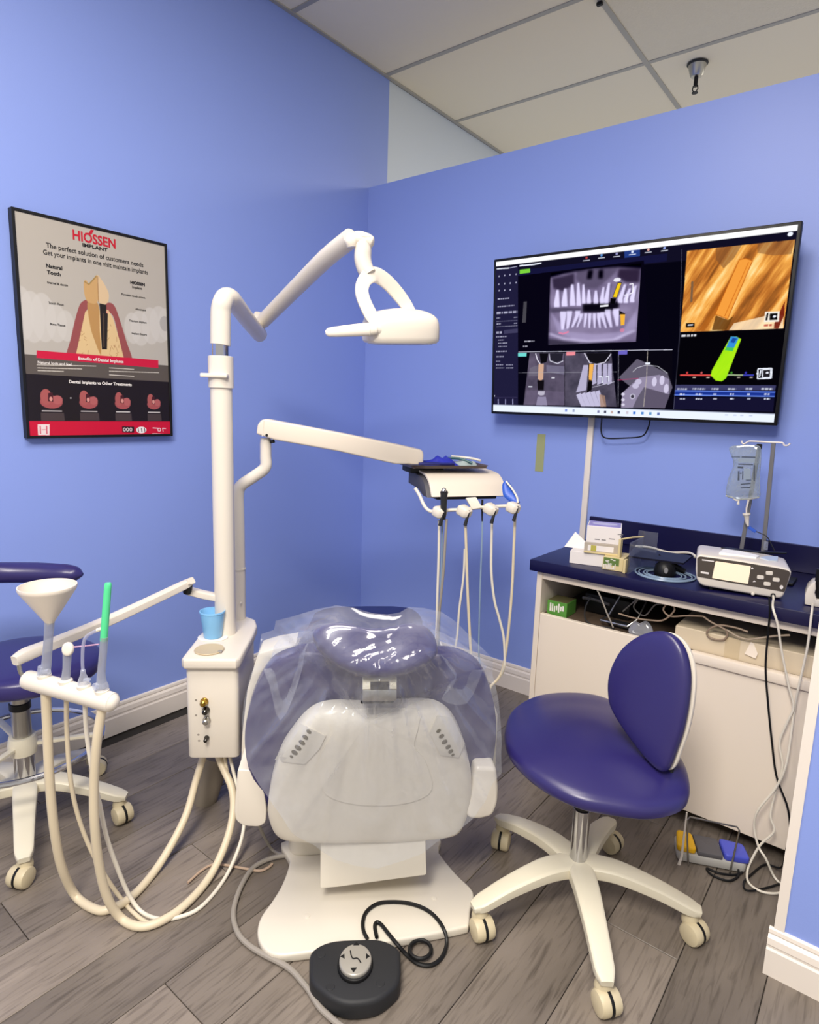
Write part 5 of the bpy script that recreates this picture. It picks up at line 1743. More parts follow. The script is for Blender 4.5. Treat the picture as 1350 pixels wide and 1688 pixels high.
# arms
arm_bms = []
for pts, d in (([(60, 822), (64, 812), (150, 816), (178, 880), (196, 1000), (190, 1060), (160, 1078), (90, 1074), (52, 1050), (46, 1000)], 1.44), ([(1165, 800), (1262, 806), (1272, 900), (1268, 970), (1244, 1030), (1180, 1046), (1128, 1040), (1118, 1000), (1140, 930)], 1.44)):
    AF = frame(at(*zr(*pts[4]), d), (0.99, 0.10, 0), (0.10, -0.99, 0))
    ba = prism(rounded(onps([zr(*p) for p in pts], AF), 0.012, 4), -0.22, 0.0, 0.010, 3, AF)
    part(dc, 'armrest', ba, M_WHITE, keep=True)
    arm_bms.append(ba)
for pts, d in (([(150, 290), (160, 275), (240, 250), (330, 235), (300, 262), (215, 300), (170, 370), (130, 470), (104, 600), (96, 720), (110, 830), (74, 828), (82, 640), (106, 440)], 1.56), ([(1240, 480), (1268, 560), (1262, 700), (1258, 812), (1215, 806), (1236, 660)], 1.56)):
    AF = frame(at(*zr(*pts[8 % len(pts)]), d), (0.99, 0.10, 0), (0.10, -0.99, 0))
    ba = prism(onps([zr(*p) for p in pts], AF), -0.10, 0.0, 0.004, 2, AF)
    part(dc, 'arm_bracket', ba, M_SHELL)
# seat and leg rest
seat_o = [(-0.25, 0.10), (0.25, 0.10), (0.26, 0.35), (0.24, 0.60), (-0.24, 0.60), (-0.26, 0.35)]
part(dc, 'seat', pillow(smooth2(seat_o, 5), 0.045, 0.045, 8, CH @ Matrix.Translation((0, 0, 0.415)), 0.5), M_NAVY)
lr = [F(px, py, 0.430)[:2] for px, py in [(512, 1026), (518, 1012), (534, 1005), (560, 1002), (605, 1001), (650, 1001), (678, 1004), (690, 1012), (697, 1024)]]
lr = lr + [(CH @ Vector((0.20, 0.58, 0)))[:2], (CH @ Vector((-0.20, 0.58, 0)))[:2]]
part(dc, 'leg_rest', pillow(rounded(lr, 0.02, 3), 0.018, 0.045, 8, Matrix.Translation((0, 0, 0.425)), 0.45), M_NAVY2, label='deep blue leg rest')

# ---- clear plastic cover draped over the backrest
drape = bmesh.new()
for q in (bu, bh, bk_, bl_):
    me = bpy.data.meshes.new('tmp')
    q.to_mesh(me)
    drape.from_mesh(me)
    bpy.data.meshes.remove(me)
tmp = pillow(so_, 0.055, 0.012, 12, SF, 0.42)
me = bpy.data.meshes.new('tmp')
tmp.to_mesh(me)
drape.from_mesh(me)
tmp.free()
me2 = bpy.data.meshes.new('tmp')
DB = BVHTree.FromBMesh(drape)
drape.free()
for q in (bu, bh, bk_, bl_, *arm_bms):
    q.free()
ND = -vdir(612, 1230).normalized()
DF = frame(at(612, 1230, 1.38), (1, 0, 0), ND)
dd = [zr(x, y) for x, y in [(86, 600), (100, 500), (128, 410), (165, 330), (186, 245), (192, 205), (250, 188), (262, 155), (330, 146), (440, 122), (530, 110), (600, 122), (680, 150), (750, 158), (800, 148), (836, 124), (900, 122), (980, 132), (1050, 172), (1130, 235), (1222, 320), (1228, 380), (1262, 500), (1284, 620), (1292, 740), (1300, 830), (1262, 880),
                            (1230, 960), (1180, 1050), (1090, 1130), (1000, 1170), (930, 1230), (830, 1268), (715, 1306), (600, 1292), (500, 1262), (410, 1190), (320, 1140), (296, 1110), (240, 1020), (195, 950), (150, 880), (112, 800), (92, 700)]]
do = onps(dd, DF)
dop = []
for i in range(len(do)):                # finely resampled outline, corners kept
    a, b_ = do[i], do[(i + 1) % len(do)]
    for k in range(5):
        dop.append((a[0] + (b_[0] - a[0]) * k / 5, a[1] + (b_[1] - a[1]) * k / 5))
NS, NR = len(dop), 52
cxy = Vector((sum(p[0] for p in dop) / NS, sum(p[1] for p in dop) / NS))
DI = DF.inverted()
GX = np.zeros((NR, NS, 2))
OB = np.zeros((NR, NS))
nd = DF.to_3x3() @ Vector((0, 0, 1))
for i in range(NR):
    s = 1 - i / NR
    for k in range(NS):
        q = cxy + (Vector(dop[k]) - cxy) * s
        GX[i, k] = (q.x, q.y)
        st_ = DF @ Vector((q.x, q.y, 0.6))
        p, n, idx, dist = DB.ray_cast(st_, -nd)
        OB[i, k] = (0.6 - dist) if p is not None and dist < 0.75 else -0.14
H = OB.copy() + 0.004
low = OB + 0.004
H[0] = np.maximum(low[0], -0.06)
for it in range(400):
    A_ = H.copy()
    inner = np.roll(H, 1, 1) + np.roll(H, -1, 1)
    A_[1:-1] = (inner[1:-1] + H[:-2] + H[2:]) / 4
    A_[0] = (inner[0] + H[1]) / 3
    A_[-1] = H[-1].mean() * 0.5 + H[-2].mean() * 0.5
    H = np.maximum(low, A_)
b = bmesh.new()


def fold(x, y):
    """long soft creases fanning out below the headrest, broad crumples and a few sharp nicks"""
    a = math.atan2(y - 0.30, x + 0.01)
    r_ = math.hypot(x + 0.01, y - 0.30)
    w = min(1.0, max(0.0, (r_ - 0.10) / 0.12))
    n_ = noise.noise(Vector((a * 5.2, r_ * 1.6, 2.0)))
    v = 0.011 * w * max(0.0, 1 - abs(n_) * 3.2) ** 1.6
    n1 = noise.noise(Vector((a * 11.0, r_ * 3.0, 8.0)))
    v += 0.0045 * w * max(0.0, 1 - abs(n1) * 3.5) ** 1.5
    v += 0.007 * (0.5 + noise.noise(Vector((x * 7, y * 7, 3.3))))
    k = math.exp(-((x - 0.02) ** 2 / 0.012 + (y - 0.145) ** 2 / 0.006))
    n2 = noise.noise(Vector(((x * .93 + y * .36) * 11, (y * .93 - x * .36) * 52, 5.1)))
    v += 0.008 * k * max(0.0, 1 - abs(n2) * 2.4)
    n3 = noise.noise(Vector((x * 30, y * 26, 7.7)))
    v += 0.0014 * max(0, 1 - abs(n3) * 3)
    return max(v, 0)


vs = [[b.verts.new(DF @ Vector((GX[i, k, 0], GX[i, k, 1], H[i, k] + fold(GX[i, k, 0], GX[i, k, 1])))) for k in range(NS)] for i in range(NR)]
for i in range(NR - 1):
    for k in range(NS):
        b.faces.new((vs[i][k], vs[i][(k + 1) % NS], vs[i + 1][(k + 1) % NS], vs[i + 1][k]))
b.faces.new(vs[-1])
pc = thing('plastic_cover', 'crinkled clear plastic cover draped over the dental chair back', 'cover', (-0.11, 1.40, 0.3))
part(pc, 'film', b, M_FILM, ang=60)
# flap of doubled film at the left and right shoulders
for pts in ([(250, 190), (420, 160), (404, 240), (360, 420), (262, 586), (228, 430), (200, 330)], [(950, 150), (1080, 200), (1222, 320), (1180, 370), (1118, 508), (1000, 490), (1060, 410), (985, 300)]):
    t = bmesh.new()
    P2_ = [(v.x, v.y) for v in catmull([Vector((a, b_, 0)) for a, b_ in pts], 3, True)]
    ring = []
    for x, y in P2_:
        q = onp(*zr(x, y), DF)
        p, n, idx, dist = DB.ray_cast(DF @ Vector((q[0], q[1], 0.6)), -nd)
        h = max((0.6 - dist) if p is not None and dist < 0.7 else -0.06, -0.06)
        ring.append(Vector((q[0], q[1], h + 0.024 + 0.008 * noise.noise(Vector((x * .02, y * .02, 0))))))
    c_ = sum(ring, Vector()) / len(ring)
    last = [t.verts.new(DF @ p) for p in ring]
    for s in (0.66, 0.33):
        cur = [t.verts.new(DF @ (c_ + (p - c_) * s + Vector((0, 0, 0.006 + 0.006 * noise.noise(Vector((p.x * 30, p.y * 30, s * 9))))))) for p in ring]
        for k in range(len(cur)):
            t.faces.new((last[k], last[(k + 1) % len(cur)], cur[(k + 1) % len(cur)], cur[k]))
        last = cur
    t.faces.new(last)
    part(pc, 'folded_flap', t, M_FILM, ang=60)

# ------------------------------------------------------------------ service column beside the chair
UB = Matrix.Translation((-0.549, 1.655, 0)) @ Matrix.Rotation(math.radians(4), 4, 'Z')
du = thing('service_unit', 'white service cabinet with control knobs and tall pole left of the dental chair', 'dental unit', (-0.56, 1.80, 0.0))
ZT = 0.575
bw = 0.074
part(du, 'cabinet_body', prism(rounded([(-bw, 0.016), (bw, 0.016), (bw - 0.004, 0.30), (0.03, 0.345), (-bw, 0.30)], 0.018, 5), 0.262, ZT - 0.03, 0.006, 2, UB), M_WHITE)
lid = [(-0.081, 0.0), (0.081, 0.0), (0.086, 0.22), (0.075, 0.325), (0.03, 0.368), (-0.03, 0.368), (-0.072, 0.31), (-0.080, 0.2)]
lidp = [(-0.081, 0.012), (-0.072, 0.0), (0.072, 0.0), (0.081, 0.012), (0.086, 0.20), (0.083, 0.28), (0.068, 0.335), (0.035, 0.366), (-0.005, 0.370), (-0.045, 0.352), (-0.070, 0.30), (-0.079, 0.2)]
part(du, 'lid', prism(lidp, ZT - 0.032, ZT, 0.008, 3, UB), M_WHITE)
kb = [(337, 1156, 0.0115, 'brass_knob', mat('brass', '#b08d3c', 0.25, metal=1.0)), (340, 1170, 0.0105, 'chrome_knob', mat('dark_chrome', '#4a4846', 0.15, metal=1.0)), (341, 1186, 0.011, 'chrome_ring', M_STEEL), (341, 1216, 0.0075, 'chrome_knob', MATS['dark_chrome'])]
FBM = UB @ frame((0, 0.016, 0), (1, 0, 0), (0, -1, 0))
for px, py, r_, nm, m_ in kb:
    x, y = onp(px, py, FBM)
    part(du, 'control_knob', lathe([(0, 0.0), (r_, 0.0), (r_, 0.006), (r_ * .8, 0.009), (r_ * .75, 0.020), (r_ * .4, 0.023), (0, 0.023)], 18, FBM @ Matrix.Translation((x, y, -0.001))), m_)
b = bmesh.new()
for px, py in [(323, 1154), (323, 1179), (327, 1211), (328, 1221)]:
    x, y = onp(px, py, FBM)
    prism(ell(0.0035, 0.003, 10, (x, y)), 0.0, 0.0006, 0, 1, FBM, b)
part(du, 'knob_marks', b, M_GREYTUBE)
# hoses' gaiter under the cabinet
part(du, 'conduit', sweep([at(356, 1243, 1.84), at(348, 1285, 1.845), at(338, 1320, 1.85), at(333, 1334, 1.855), at(331, 1340, 1.857)], [0.040, 0.039, 0.036, 0.026, 0.008], 18, 4), mat('taupe_conduit', '#8d8375', 0.5))
PO = Vector((-0.565, 1.86, 0))
PB = Matrix.Translation(PO)
part(du, 'main_pole', cyl(0.0315, ZT - 0.01, 1.421, 32, 0.003, PB), M_WHITE)
cpx = at(393, 1015, 2.0)
part(du, 'rear_post', sweep([Vector((cpx.x, cpx.y, ZT - 0.01)), at(393, 950, 2.0), at(392, 850, 2.0), at(392, 815, 2.0), at(398, 800, 2.0), at(418, 786, 2.0), at(437, 771, 2.0), at(438, 752, 2.0), at(438, 732, 2.0), at(438, 722, 2.0)], [0.024, 0.023, 0.021, 0.020, 0.019, 0.019, 0.019, 0.018, 0.018, 0.016], 18, 5), M_WHITE)
part(du, 'post_seam', sweep([at(393, 938, 2.0), at(393, 936, 2.0)], 0.0245, 18), M_SHELL)
part(du, 'post_screw', lathe([(0, 0), (0.004, 0.001), (0.004, 0.006), (0, 0.007)], 12, frame(at(396, 994, 1.98), (1, 0, 0), (0.9, -0.3, 0))), M_WHITE)

# ------------------------------------------------------------------ operatory light
zt_ = 1.421
ol = thing('operatory_light', 'white jointed dental lamp on the tall pole in the corner', 'lamp', (PO.x, PO.y, zt_ - 0.035))
part(ol, 'pole_collar', lathe([(0.0325, zt_ - 0.09), (0.036, zt_ - 0.09), (0.036, zt_ - 0.001), (0.0325, zt_ + 0.001), (0, zt_ + 0.001)], 28, PB), M_WHITE)
part(ol, 'bearing_sleeve', cyl(0.024, zt_, zt_ + 0.040, 24, 0, PB), M_CHROME, label='bright metal sleeve')
part(ol, 'cable_clip', box((-0.048, -0.044, zt_ - 0.062), (0.030, -0.022, zt_ - 0.050), 0.003, 2, PB), M_WHITE)


def zl(x, y):                           # zoom origin 330,360 (3.375)
    return (330 + x / 3.375, 360 + y / 3.375)


part(ol, 'bent_tube', sweep([Vector((PO.x, PO.y, zt_ + 0.034)), at(*zl(113, 690), 1.86), at(*zl(113, 620), 1.86), at(*zl(115, 520), 1.86), at(*zl(124, 470), 1.86), at(*zl(142, 440), 1.875), at(*zl(170, 445), 1.90), at(*zl(200, 480), 1.96), at(*zl(260, 560), 2.12), at(*zl(330, 645), 2.32)], [0.0285, 0.0285, 0.0285, 0.0285, 0.028, 0.0275, 0.027, 0.027, 0.027, 0.027], 20, 6), M_WHITE)
e0 = at(*zl(325, 560), 2.29)
part(ol, 'elbow_knuckle', sweep([at(*zl(318, 612), 2.30), at(*zl(325, 575), 2.295), at(*zl(338, 540), 2.285)], [0.026, 0.029, 0.024], 16, 3), M_WHITE)
part(ol, 'fore_arm', sweep([at(*zl(345, 575), 2.28), at(*zl(365, 556), 2.265), at(*zl(520, 400), 2.10), at(*zl(700, 222), 1.92), at(*zl(840, 110), 1.82)], [0.024, 0.025, 0.0255, 0.0265, 0.0265], 20, 3), M_WHITE)
part(ol, 'wrist_joint', sweep([at(*zl(842, 160), 1.79), at(*zl(838, 130), 1.79), at(*zl(835, 100), 1.80)], [0.012, 0.017, 0.012], 14, 3), M_WHITE)
part(ol, 'wrist_block', sweep([at(*zl(846, 106), 1.80), at(*zl(860, 110), 1.80), at(*zl(890, 116), 1.80), at(*zl(930, 128), 1.80), at(*zl(956, 138), 1.80), at(*zl(966, 142), 1.80)], [0.012, 0.019, 0.0215, 0.0205, 0.0165, 0.006], 24, 5), M_WHITE)
part(ol, 'wrist_cap', pillow(ell(0.024, 0.012, 24), 0.006, 0.004, 5, frame(at(*zl(905, 100), 1.79), (1, 0, -0.22), (0.15, -0.35, 1)), 0.6), M_SHELL)
part(ol, 'drop_tube', sweep([at(*zl(908, 130), 1.80), at(*zl(906, 180), 1.80), at(*zl(905, 230), 1.80), at(*zl(918, 280), 1.80), at(*zl(938, 312), 1.80)], [0.022, 0.0235, 0.0235, 0.023, 0.022], 18, 5), M_WHITE)
yk = [at(*zl(985, 600), 1.765), at(*zl(950, 540), 1.76), at(*zl(912, 460), 1.76), at(*zl(898, 400), 1.765), at(*zl(912, 350), 1.775), at(*zl(945, 318), 1.79), at(*zl(985, 318), 1.81), at(*zl(1040, 355), 1.83), at(*zl(1100, 420), 1.85), at(*zl(1145, 480), 1.86), at(*zl(1185, 540), 1.86)]
part(ol, 'yoke', sweep(yk, [0.014, 0.019, 0.0185, 0.0185, 0.019, 0.022, 0.022, 0.021, 0.020, 0.018, 0.013], 16, 5, ry=[0.0055] * 11, up=(0.3, -1, 0.15), square=True), M_WHITE)
LH = frame(at(*zl(1110, 660), 1.83), (0.97, 0.24, 0.02), (-0.02, -0.12, 1))
lho = [(-0.105, -0.02), (-0.098, 0.05), (-0.05, 0.082), (0.02, 0.085), (0.08, 0.07), (0.105, 0.035), (0.108, -0.02), (0.095, -0.06), (0.04, -0.078), (-0.03, -0.080), (-0.085, -0.066)]
lh = part(ol, 'lamp_head', loft(smooth2(lho, 5), [(0, -0.014), (0.84, -0.014), (0.93, -0.016), (0.985, -0.010), (1.0, 0.0), (1.0, 0.022), (0.985, 0.038), (0.94, 0.050), (0.84, 0.060), (0.68, 0.068), (0.5, 0.073), (0.25, 0.077), (0, 0.078)], LH), M_WHITE)
part(lh, 'lamp_lens', pillow([(x * .86, y * .84) for x, y in smooth2(lho, 5)], 0.002, 0.006, 5, LH @ Matrix.Translation((0, 0, -0.016)), 0.6), M_CLEAR)
part(ol, 'pivot_boss', lathe([(0, -0.022), (0.018, -0.022), (0.020, 0), (0.016, 0.022), (0, 0.026)], 18, frame(at(*zl(985, 618), 1.755), (0, 0, 1), (-0.9, -0.4, 0))), M_WHITE)
part(ol, 'pivot_boss', lathe([(0, -0.02), (0.016, -0.02), (0.018, 0), (0.012, 0.018), (0, 0.02)], 18, frame(at(*zl(1188, 545), 1.87), (0, 0, 1), (0.9, 0.3, 0))), M_WHITE)
part(ol, 'handle', sweep([at(*zl(980, 615), 1.74), at(*zl(930, 618), 1.735), at(*zl(850, 623), 1.73), at(*zl(760, 630), 1.73), at(*zl(715, 634), 1.73), at(*zl(698, 636), 1.73)], [0.016, 0.0185, 0.017, 0.0145, 0.0125, 0.006], 16, 4, ry=[0.012, 0.012, 0.011, 0.009, 0.008, 0.004], up=(0, -1, 0.3)), M_WHITE)
part(ol, 'handle_cuff', sweep([at(*zl(948, 618), 1.735), at(*zl(942, 618), 1.735)], 0.0195, 16, ry=0.0130, up=(0, -1, 0.3)), M_SHELL)

# ------------------------------------------------------------------ delivery arm and instrument head


def zd(x, y):                           # zoom origin 400,660 (2.7)
    return (400 + x / 2.7, 660 + y / 2.7)


def zt2(x, y):                          # zoom origin 640,740 (5.625)
    return (640 + x / 5.625, 740 + y / 5.625)


ds = thing('delivery_system', 'white spring arm carrying a curved instrument head with hanging hoses', 'dental unit', at(438, 722, 2.0))
AFm = frame(at(438, 706, 1.965), (1, 0.12, -0.06), (0.12, -1, 0))
ao = onps([zd(60, 150), zd(66, 108), zd(84, 86), zd(110, 84), zd(440, 146), zd(700, 199), zd(800, 222), zd(806, 240), zd(804, 282), zd(790, 286), zd(680, 284), zd(420, 226), zd(140, 176)], AFm)
part(ds, 'spring_arm', prism(rounded(ao, 0.006, 3), -0.062, 0.0, 0.010, 3, AFm), M_CREAM)
part(ds, 'arm_end_seam', prism(onps([zd(92, 90), zd(97, 90), zd(90, 160), zd(85, 160)], AFm), 0.0, 0.0008, 0, 1, AFm), M_SHELL)
q = onp(*zd(107, 155), AFm)
part(ds, 'screw_hole', prism(ell(0.0042, 0.0046, 14, q), 0.0, 0.0012, 0, 1, AFm), M_BLACK)
part(ds, 'pivot_pad', sweep([at(*zd(130, 176), 1.99), at(*zd(134, 190), 1.99)], 0.008, 12), M_BLACK)
# instrument head
h0 = at(*zt2(405, 445), 1.93)
TRM = Matrix.Translation(h0) @ Matrix.Rotation(math.radians(19), 4, 'Z')
hwid = 0.262
profile = [(0.0, 0.0), (0.010, 0.016), (0.026, 0.040), (0.050, 0.058), (0.085, 0.068), (0.20, 0.074), (0.205, 0.068), (0.09, 0.060), (0.055, 0.050), (0.034, 0.034), (0.018, 0.010), (0.008, -0.002)]


def extrude_x(prof_, x0, x1, M, bev=0.0):
    # profile (depth, height) extruded along local x
    Q = M @ Matrix(((0, 0, 1, 0), (1, 0, 0, 0), (0, 1, 0, 0), (0, 0, 0, 1)))
    return prism(prof_, x0, x1, bev, 2, Q)


pf = [(v.x, v.y) for v in catmull([Vector((a, b_, 0)) for a, b_ in profile[:6]], 4)] + [(v.x, v.y) for v in catmull([Vector((a, b_, 0)) for a, b_ in profile[6:]], 4)]
part(ds, 'head_cover', extrude_x(pf, 0.0, hwid, TRM, 0.002), M_CREAM)
core = [(0.012, -0.004), (0.022, 0.012), (0.036, 0.032), (0.058, 0.048), (0.092, 0.058), (0.20, 0.064), (0.20, 0.020), (0.10, 0.012), (0.05, -0.004)]
part(ds, 'head_body', extrude_x(core, -0.012, hwid - 0.004, TRM, 0.003), mat('slate_plastic', '#4d4c54', 0.5))
part(ds, 'under_plate', box((0.02, 0.012, -0.012), (hwid - 0.03, 0.13, 0.002), 0.004, 2, TRM), M_BLACK)
part(ds, 'arm_mount', box((-0.03, 0.13, 0.060), (0.09, 0.22, 0.082), 0.006, 2, TRM), M_CHAR)
# holder bar
hbp = [at(*zt2(250, 365), 1.97), at(*zt2(290, 430), 1.955), at(*zt2(330, 520), 1.935), at(*zt2(375, 570), 1.915), at(*zt2(430, 582), 1.905), at(*zt2(560, 568), 1.91), at(*zt2(700, 562), 1.915), at(*zt2(830, 545), 1.92), at(*zt2(960, 535), 1.93), at(*zt2(1080, 530), 1.94), at(*zt2(1140, 528), 1.945)]
part(ds, 'holder_bar', sweep(hbp, 0.0055, 10, 4), M_WHITE)
part(ds, 'bar_bracket', prism(rounded(onps([zt2(720, 452), zt2(815, 445), zt2(872, 545), zt2(780, 560)], frame(at(*zt2(800, 500), 1.915), (1, 0.1, 0), (0.1, -1, 0.3))), 0.003, 3), -0.014, 0.0, 0.003, 2, frame(at(*zt2(800, 500), 1.915), (1, 0.1, 0), (0.1, -1, 0.3))), M_WHITE)
hold_px = [((430, 560), (520, 612), 1.90), ((655, 548), (755, 610), 1.905), ((900, 530), (1000, 590), 1.92), ((1110, 520), (1205, 570), 1.935)]
for (a, c_, d) in hold_px:
    p0, p1 = at(*zt2(*a), d + 0.012), at(*zt2(*c_), d - 0.012)
    hd = part(ds, 'handpiece_holder', sweep([p0, p0 + (p1 - p0) * .2, p0 + (p1 - p0) * .75, p1], [0.012, 0.0195, 0.0195, 0.012], 16, 3, ry=[0.010, 0.0165, 0.0165, 0.011], up=(0, 0, 1), square=True), M_WHITE)
    b = sweep([p1 + Vector((-0.003, -0.004, 0.014)), p1 + Vector((-0.007, -0.004, -0.006)), p1 + Vector((-0.013, -0.002, -0.034))], [0.0035, 0.0045, 0.0058], 10, 3)
    part(hd, 'coupling', b, M_CHAR)
# syringe with black grip
part(ds, 'grip_handle', sweep([at(*zt2(518, 385), 1.885), at(*zt2(518, 400), 1.885), at(*zt2(516, 440), 1.885), at(*zt2(514, 520), 1.888), at(*zt2(512, 600), 1.892), at(*zt2(510, 650), 1.896)], [0.008, 0.0125, 0.0105, 0.010, 0.009, 0.007], 16, 3), M_CHAR, label='charcoal handpiece')
part(ds, 'grip_tip', lathe([(0, 0.006), (0.006, 0.004), (0.0075, 0), (0, -0.004)], 16, frame(at(*zt2(517, 382), 1.876), (1, 0, 0), (0, -0.75, 0.65))), M_CHROME)
part(ds, 'thin_probe', sweep([at(*zt2(872, 470), 1.925), at(*zt2(870, 560), 1.925), at(*zt2(870, 670), 1.928)], [0.0036, 0.0034, 0.002], 10), M_BLACK)
part(ds, 'curing_light', sweep([at(*zt2(1085, 300), 1.99), at(*zt2(1095, 330), 1.985), at(*zt2(1120, 410), 1.97), at(*zt2(1170, 470), 1.955), at(*zt2(1210, 505), 1.945)], [0.006, 0.014, 0.021, 0.014, 0.006], 14, 4, ry=[0.004, 0.007, 0.009, 0.008, 0.004], up=(0.2, -1, 0.1)), M_BLUEP, label='blue handpiece at the right end')
part(ds, 'light_stripe', sweep([at(*zt2(1092, 300), 1.975), at(*zt2(1145, 365), 1.962), at(*zt2(1190, 440), 1.945), at(*zt2(1204, 500), 1.936)], 0.0032, 8, 4), M_WHITE)
# hanging hoses
hz_ = [([(724, 858), (723, 920), (721, 980), (720, 1022), (719, 1075)], 1.91, 0.0042, M_HOSE2, None), ([(729, 858), (728, 920), (726, 980), (723, 1060)], 1.92, 0.0034, M_TUBE, 'pale blue hose'), ([(736, 856), (731, 940), (726, 990), (722, 1030), (720, 1078)], 1.90, 0.0042, M_GREYTUBE, None),
       ([(767, 860), (769, 920), (771, 980), (775, 1060), (776, 1095)], 1.90, 0.0045, M_HOSE, None), ([(766, 905), (764, 950), (757, 1005), (754, 1045), (750, 1085)], 1.93, 0.0036, M_HOSE2, None), ([(795, 858), (794, 900), (791, 980), (789, 1068), (789, 1120)], 1.93, 0.0026, M_TUBE, 'thin clear hose'),
       ([(811, 858), (810, 900), (810, 945), (815, 990), (823, 1020), (830, 1050), (832, 1085), (831, 1100)], 1.94, 0.0042, M_HOSE2, None), ([(849, 853), (847, 900), (844, 970), (839, 1030), (833, 1080), (828, 1105), (820, 1120), (810, 1130), (796, 1150)], 1.95, 0.0045, M_HOSE, None)]
ends = [at(721, 1120, 1.905), at(722, 1105, 1.915), at(721, 1120, 1.905), at(764, 1140, 1.915), at(764, 1140, 1.915), Vector((0.16, 1.96, 0.40)), at(827, 1112, 1.95), Vector((0.17, 1.93, 0.40))]
for (pts, d, r_, m_, lb), e_ in zip(hz_, ends):
    part(ds, 'hose', sweep([at(a, b_, d) for a, b_ in pts] + [e_], r_, 8, 5), m_, label=lb)

# instrument tray and what lies on it
ty = thing('instrument_tray', 'dark brown rimmed tray on top of the white instrument head', 'tray', TRM @ Vector((0.11, 0.14, 0.083)))
TY = TRM @ Matrix.Translation((0.085, 0.135, 0.083))
tw, td = 0.128, 0.075
b = box((-tw, -td, 0), (tw, td, 0.003), 0, 1, TY)
part(ty, 'tray_floor', b, mat('tray_brown', '#5a4a45', 0.4))
rim = [(-tw, -td), (tw, -td), (tw, td), (-tw, td)]
rp = rounded(rim, 0.02, 5)
b = bmesh.new()
lo_r = [b.verts.new(TY @ Vector((x, y, 0.002))) for x, y in rp]
hi_r = [b.verts.new(TY @ Vector((x * 1.05, y * 1.08, 0.010))) for x, y in rp]
hi2 = [b.verts.new(TY @ Vector((x * 1.07, y * 1.11, 0.010))) for x, y in rp]
lo2 = [b.verts.new(TY @ Vector((x * 1.015, y * 1.03, 0.0))) for x, y in rp]
n = len(rp)
for A1, B1 in ((lo_r, hi_r), (hi_r, hi2), (hi2, lo2)):
    for k in range(n):
        b.faces.new((A1[k], A1[(k + 1) % n], B1[(k + 1) % n], B1[k]))
bmesh.ops.recalc_face_normals(b, faces=b.faces)
part(ty, 'tray_rim', b, mat('tray_brown2', '#4e403c', 0.35))


def crumple(rx, ry, h, seed, M, flat=0.5):
    t = bmesh.new()
    n, m = 26, 9
    rings = []
    for i in range(m):
        s = i / (m - 1)
        ring = []
        for k in range(n):
            a = 2 * PI * k / n
            w = 1 + 0.22 * noise.noise(Vector((math.cos(a) * 1.6, math.sin(a) * 1.6, seed)))
            x, y = math.cos(a) * rx * s * w, math.sin(a) * ry * s * w
            z = h * (1 - s ** 2.2) * (0.62 + 0.75 * noise.noise(Vector((x * 34, y * 34, seed)))) + 0.002
            ring.append(t.verts.new((x, y, max(z, 0.001))) if s > 0 else None)
        rings.append(ring)
    c0 = t.verts.new((0, 0, h * 0.6))
    for k in range(n):
        t.faces.new((c0, rings[1][k], rings[1][(k + 1) % n]))
        for i in range(1, m - 1):
            t.faces.new((rings[i][k], rings[i + 1][k], rings[i + 1][(k + 1) % n], rings[i][(k + 1) % n]))
    bm = bmesh.new()
    return merge(bm, t, M)


def on_tray(x, y, z=0.0032):
    return TY @ Matrix.Translation((x, y, z))


gl = thing('blue_glove', 'crumpled royal blue gloves lying on the instrument tray', 'glove', (TY @ Vector((-0.01, 0, 0.003))))
part(gl, 'glove', crumple(0.072, 0.050, 0.036, 1.3, on_tray(-0.012, 0.0) @ Matrix.Rotation(0.1, 4, 'Z')), mat('royal_blue_nitrile', '#2a33b4', 0.4), ang=70)
part(gl, 'cuff', sweep([TY @ Vector(p) for p in [(-0.10, -0.045, 0.012), (-0.06, -0.050, 0.014), (-0.02, -0.052, 0.012), (0.02, -0.05, 0.012)]], 0.008, 10, 4, ry=0.005, up=(0, 0, 1)), mat('navy_nitrile', '#1e2374', 0.45))
pp = thing('sterile_pouch', 'grey green see-through pouch of instruments at the right of the tray', 'pouch', (TY @ Vector((0.09, 0, 0.003))))
part(pp, 'pouch_film', crumple(0.044, 0.048, 0.026, 4.1, on_tray(0.078, 0.004)), mat('pouch_grey', '#a9b8b6', 0.3), ang=70)
part(pp, 'instrument', sweep([TY @ Vector((0.02, 0.03, 0.024)), TY @ Vector((0.06, 0.0, 0.026)), TY @ Vector((0.095, -0.03, 0.014))], 0.0042, 8, 3), mat('teal_handle', '#2f5f66', 0.4), label='dark teal handle')
part(pp, 'instrument', sweep([TY @ Vector((0.05, 0.045, 0.030)), TY @ Vector((0.11, 0.02, 0.026)), TY @ Vector((0.136, -0.01, 0.020))], 0.004, 8, 3), M_WHITE)
ts = thing('tray_paper', 'white paper liner under the gloves at the left of the tray', 'paper', (TY @ Vector((-0.09, 0, 0.003))))
part(ts, 'sheet', box((-0.122, -0.068, 0.0032), (-0.03, 0.068, 0.0040), 0, 1, TY), M_WHITE)

# ------------------------------------------------------------------ cup and cover on the service unit lid


def onlid(px, py):
    q = F(px, py, ZT)
    return Vector((q.x, q.y, ZT))


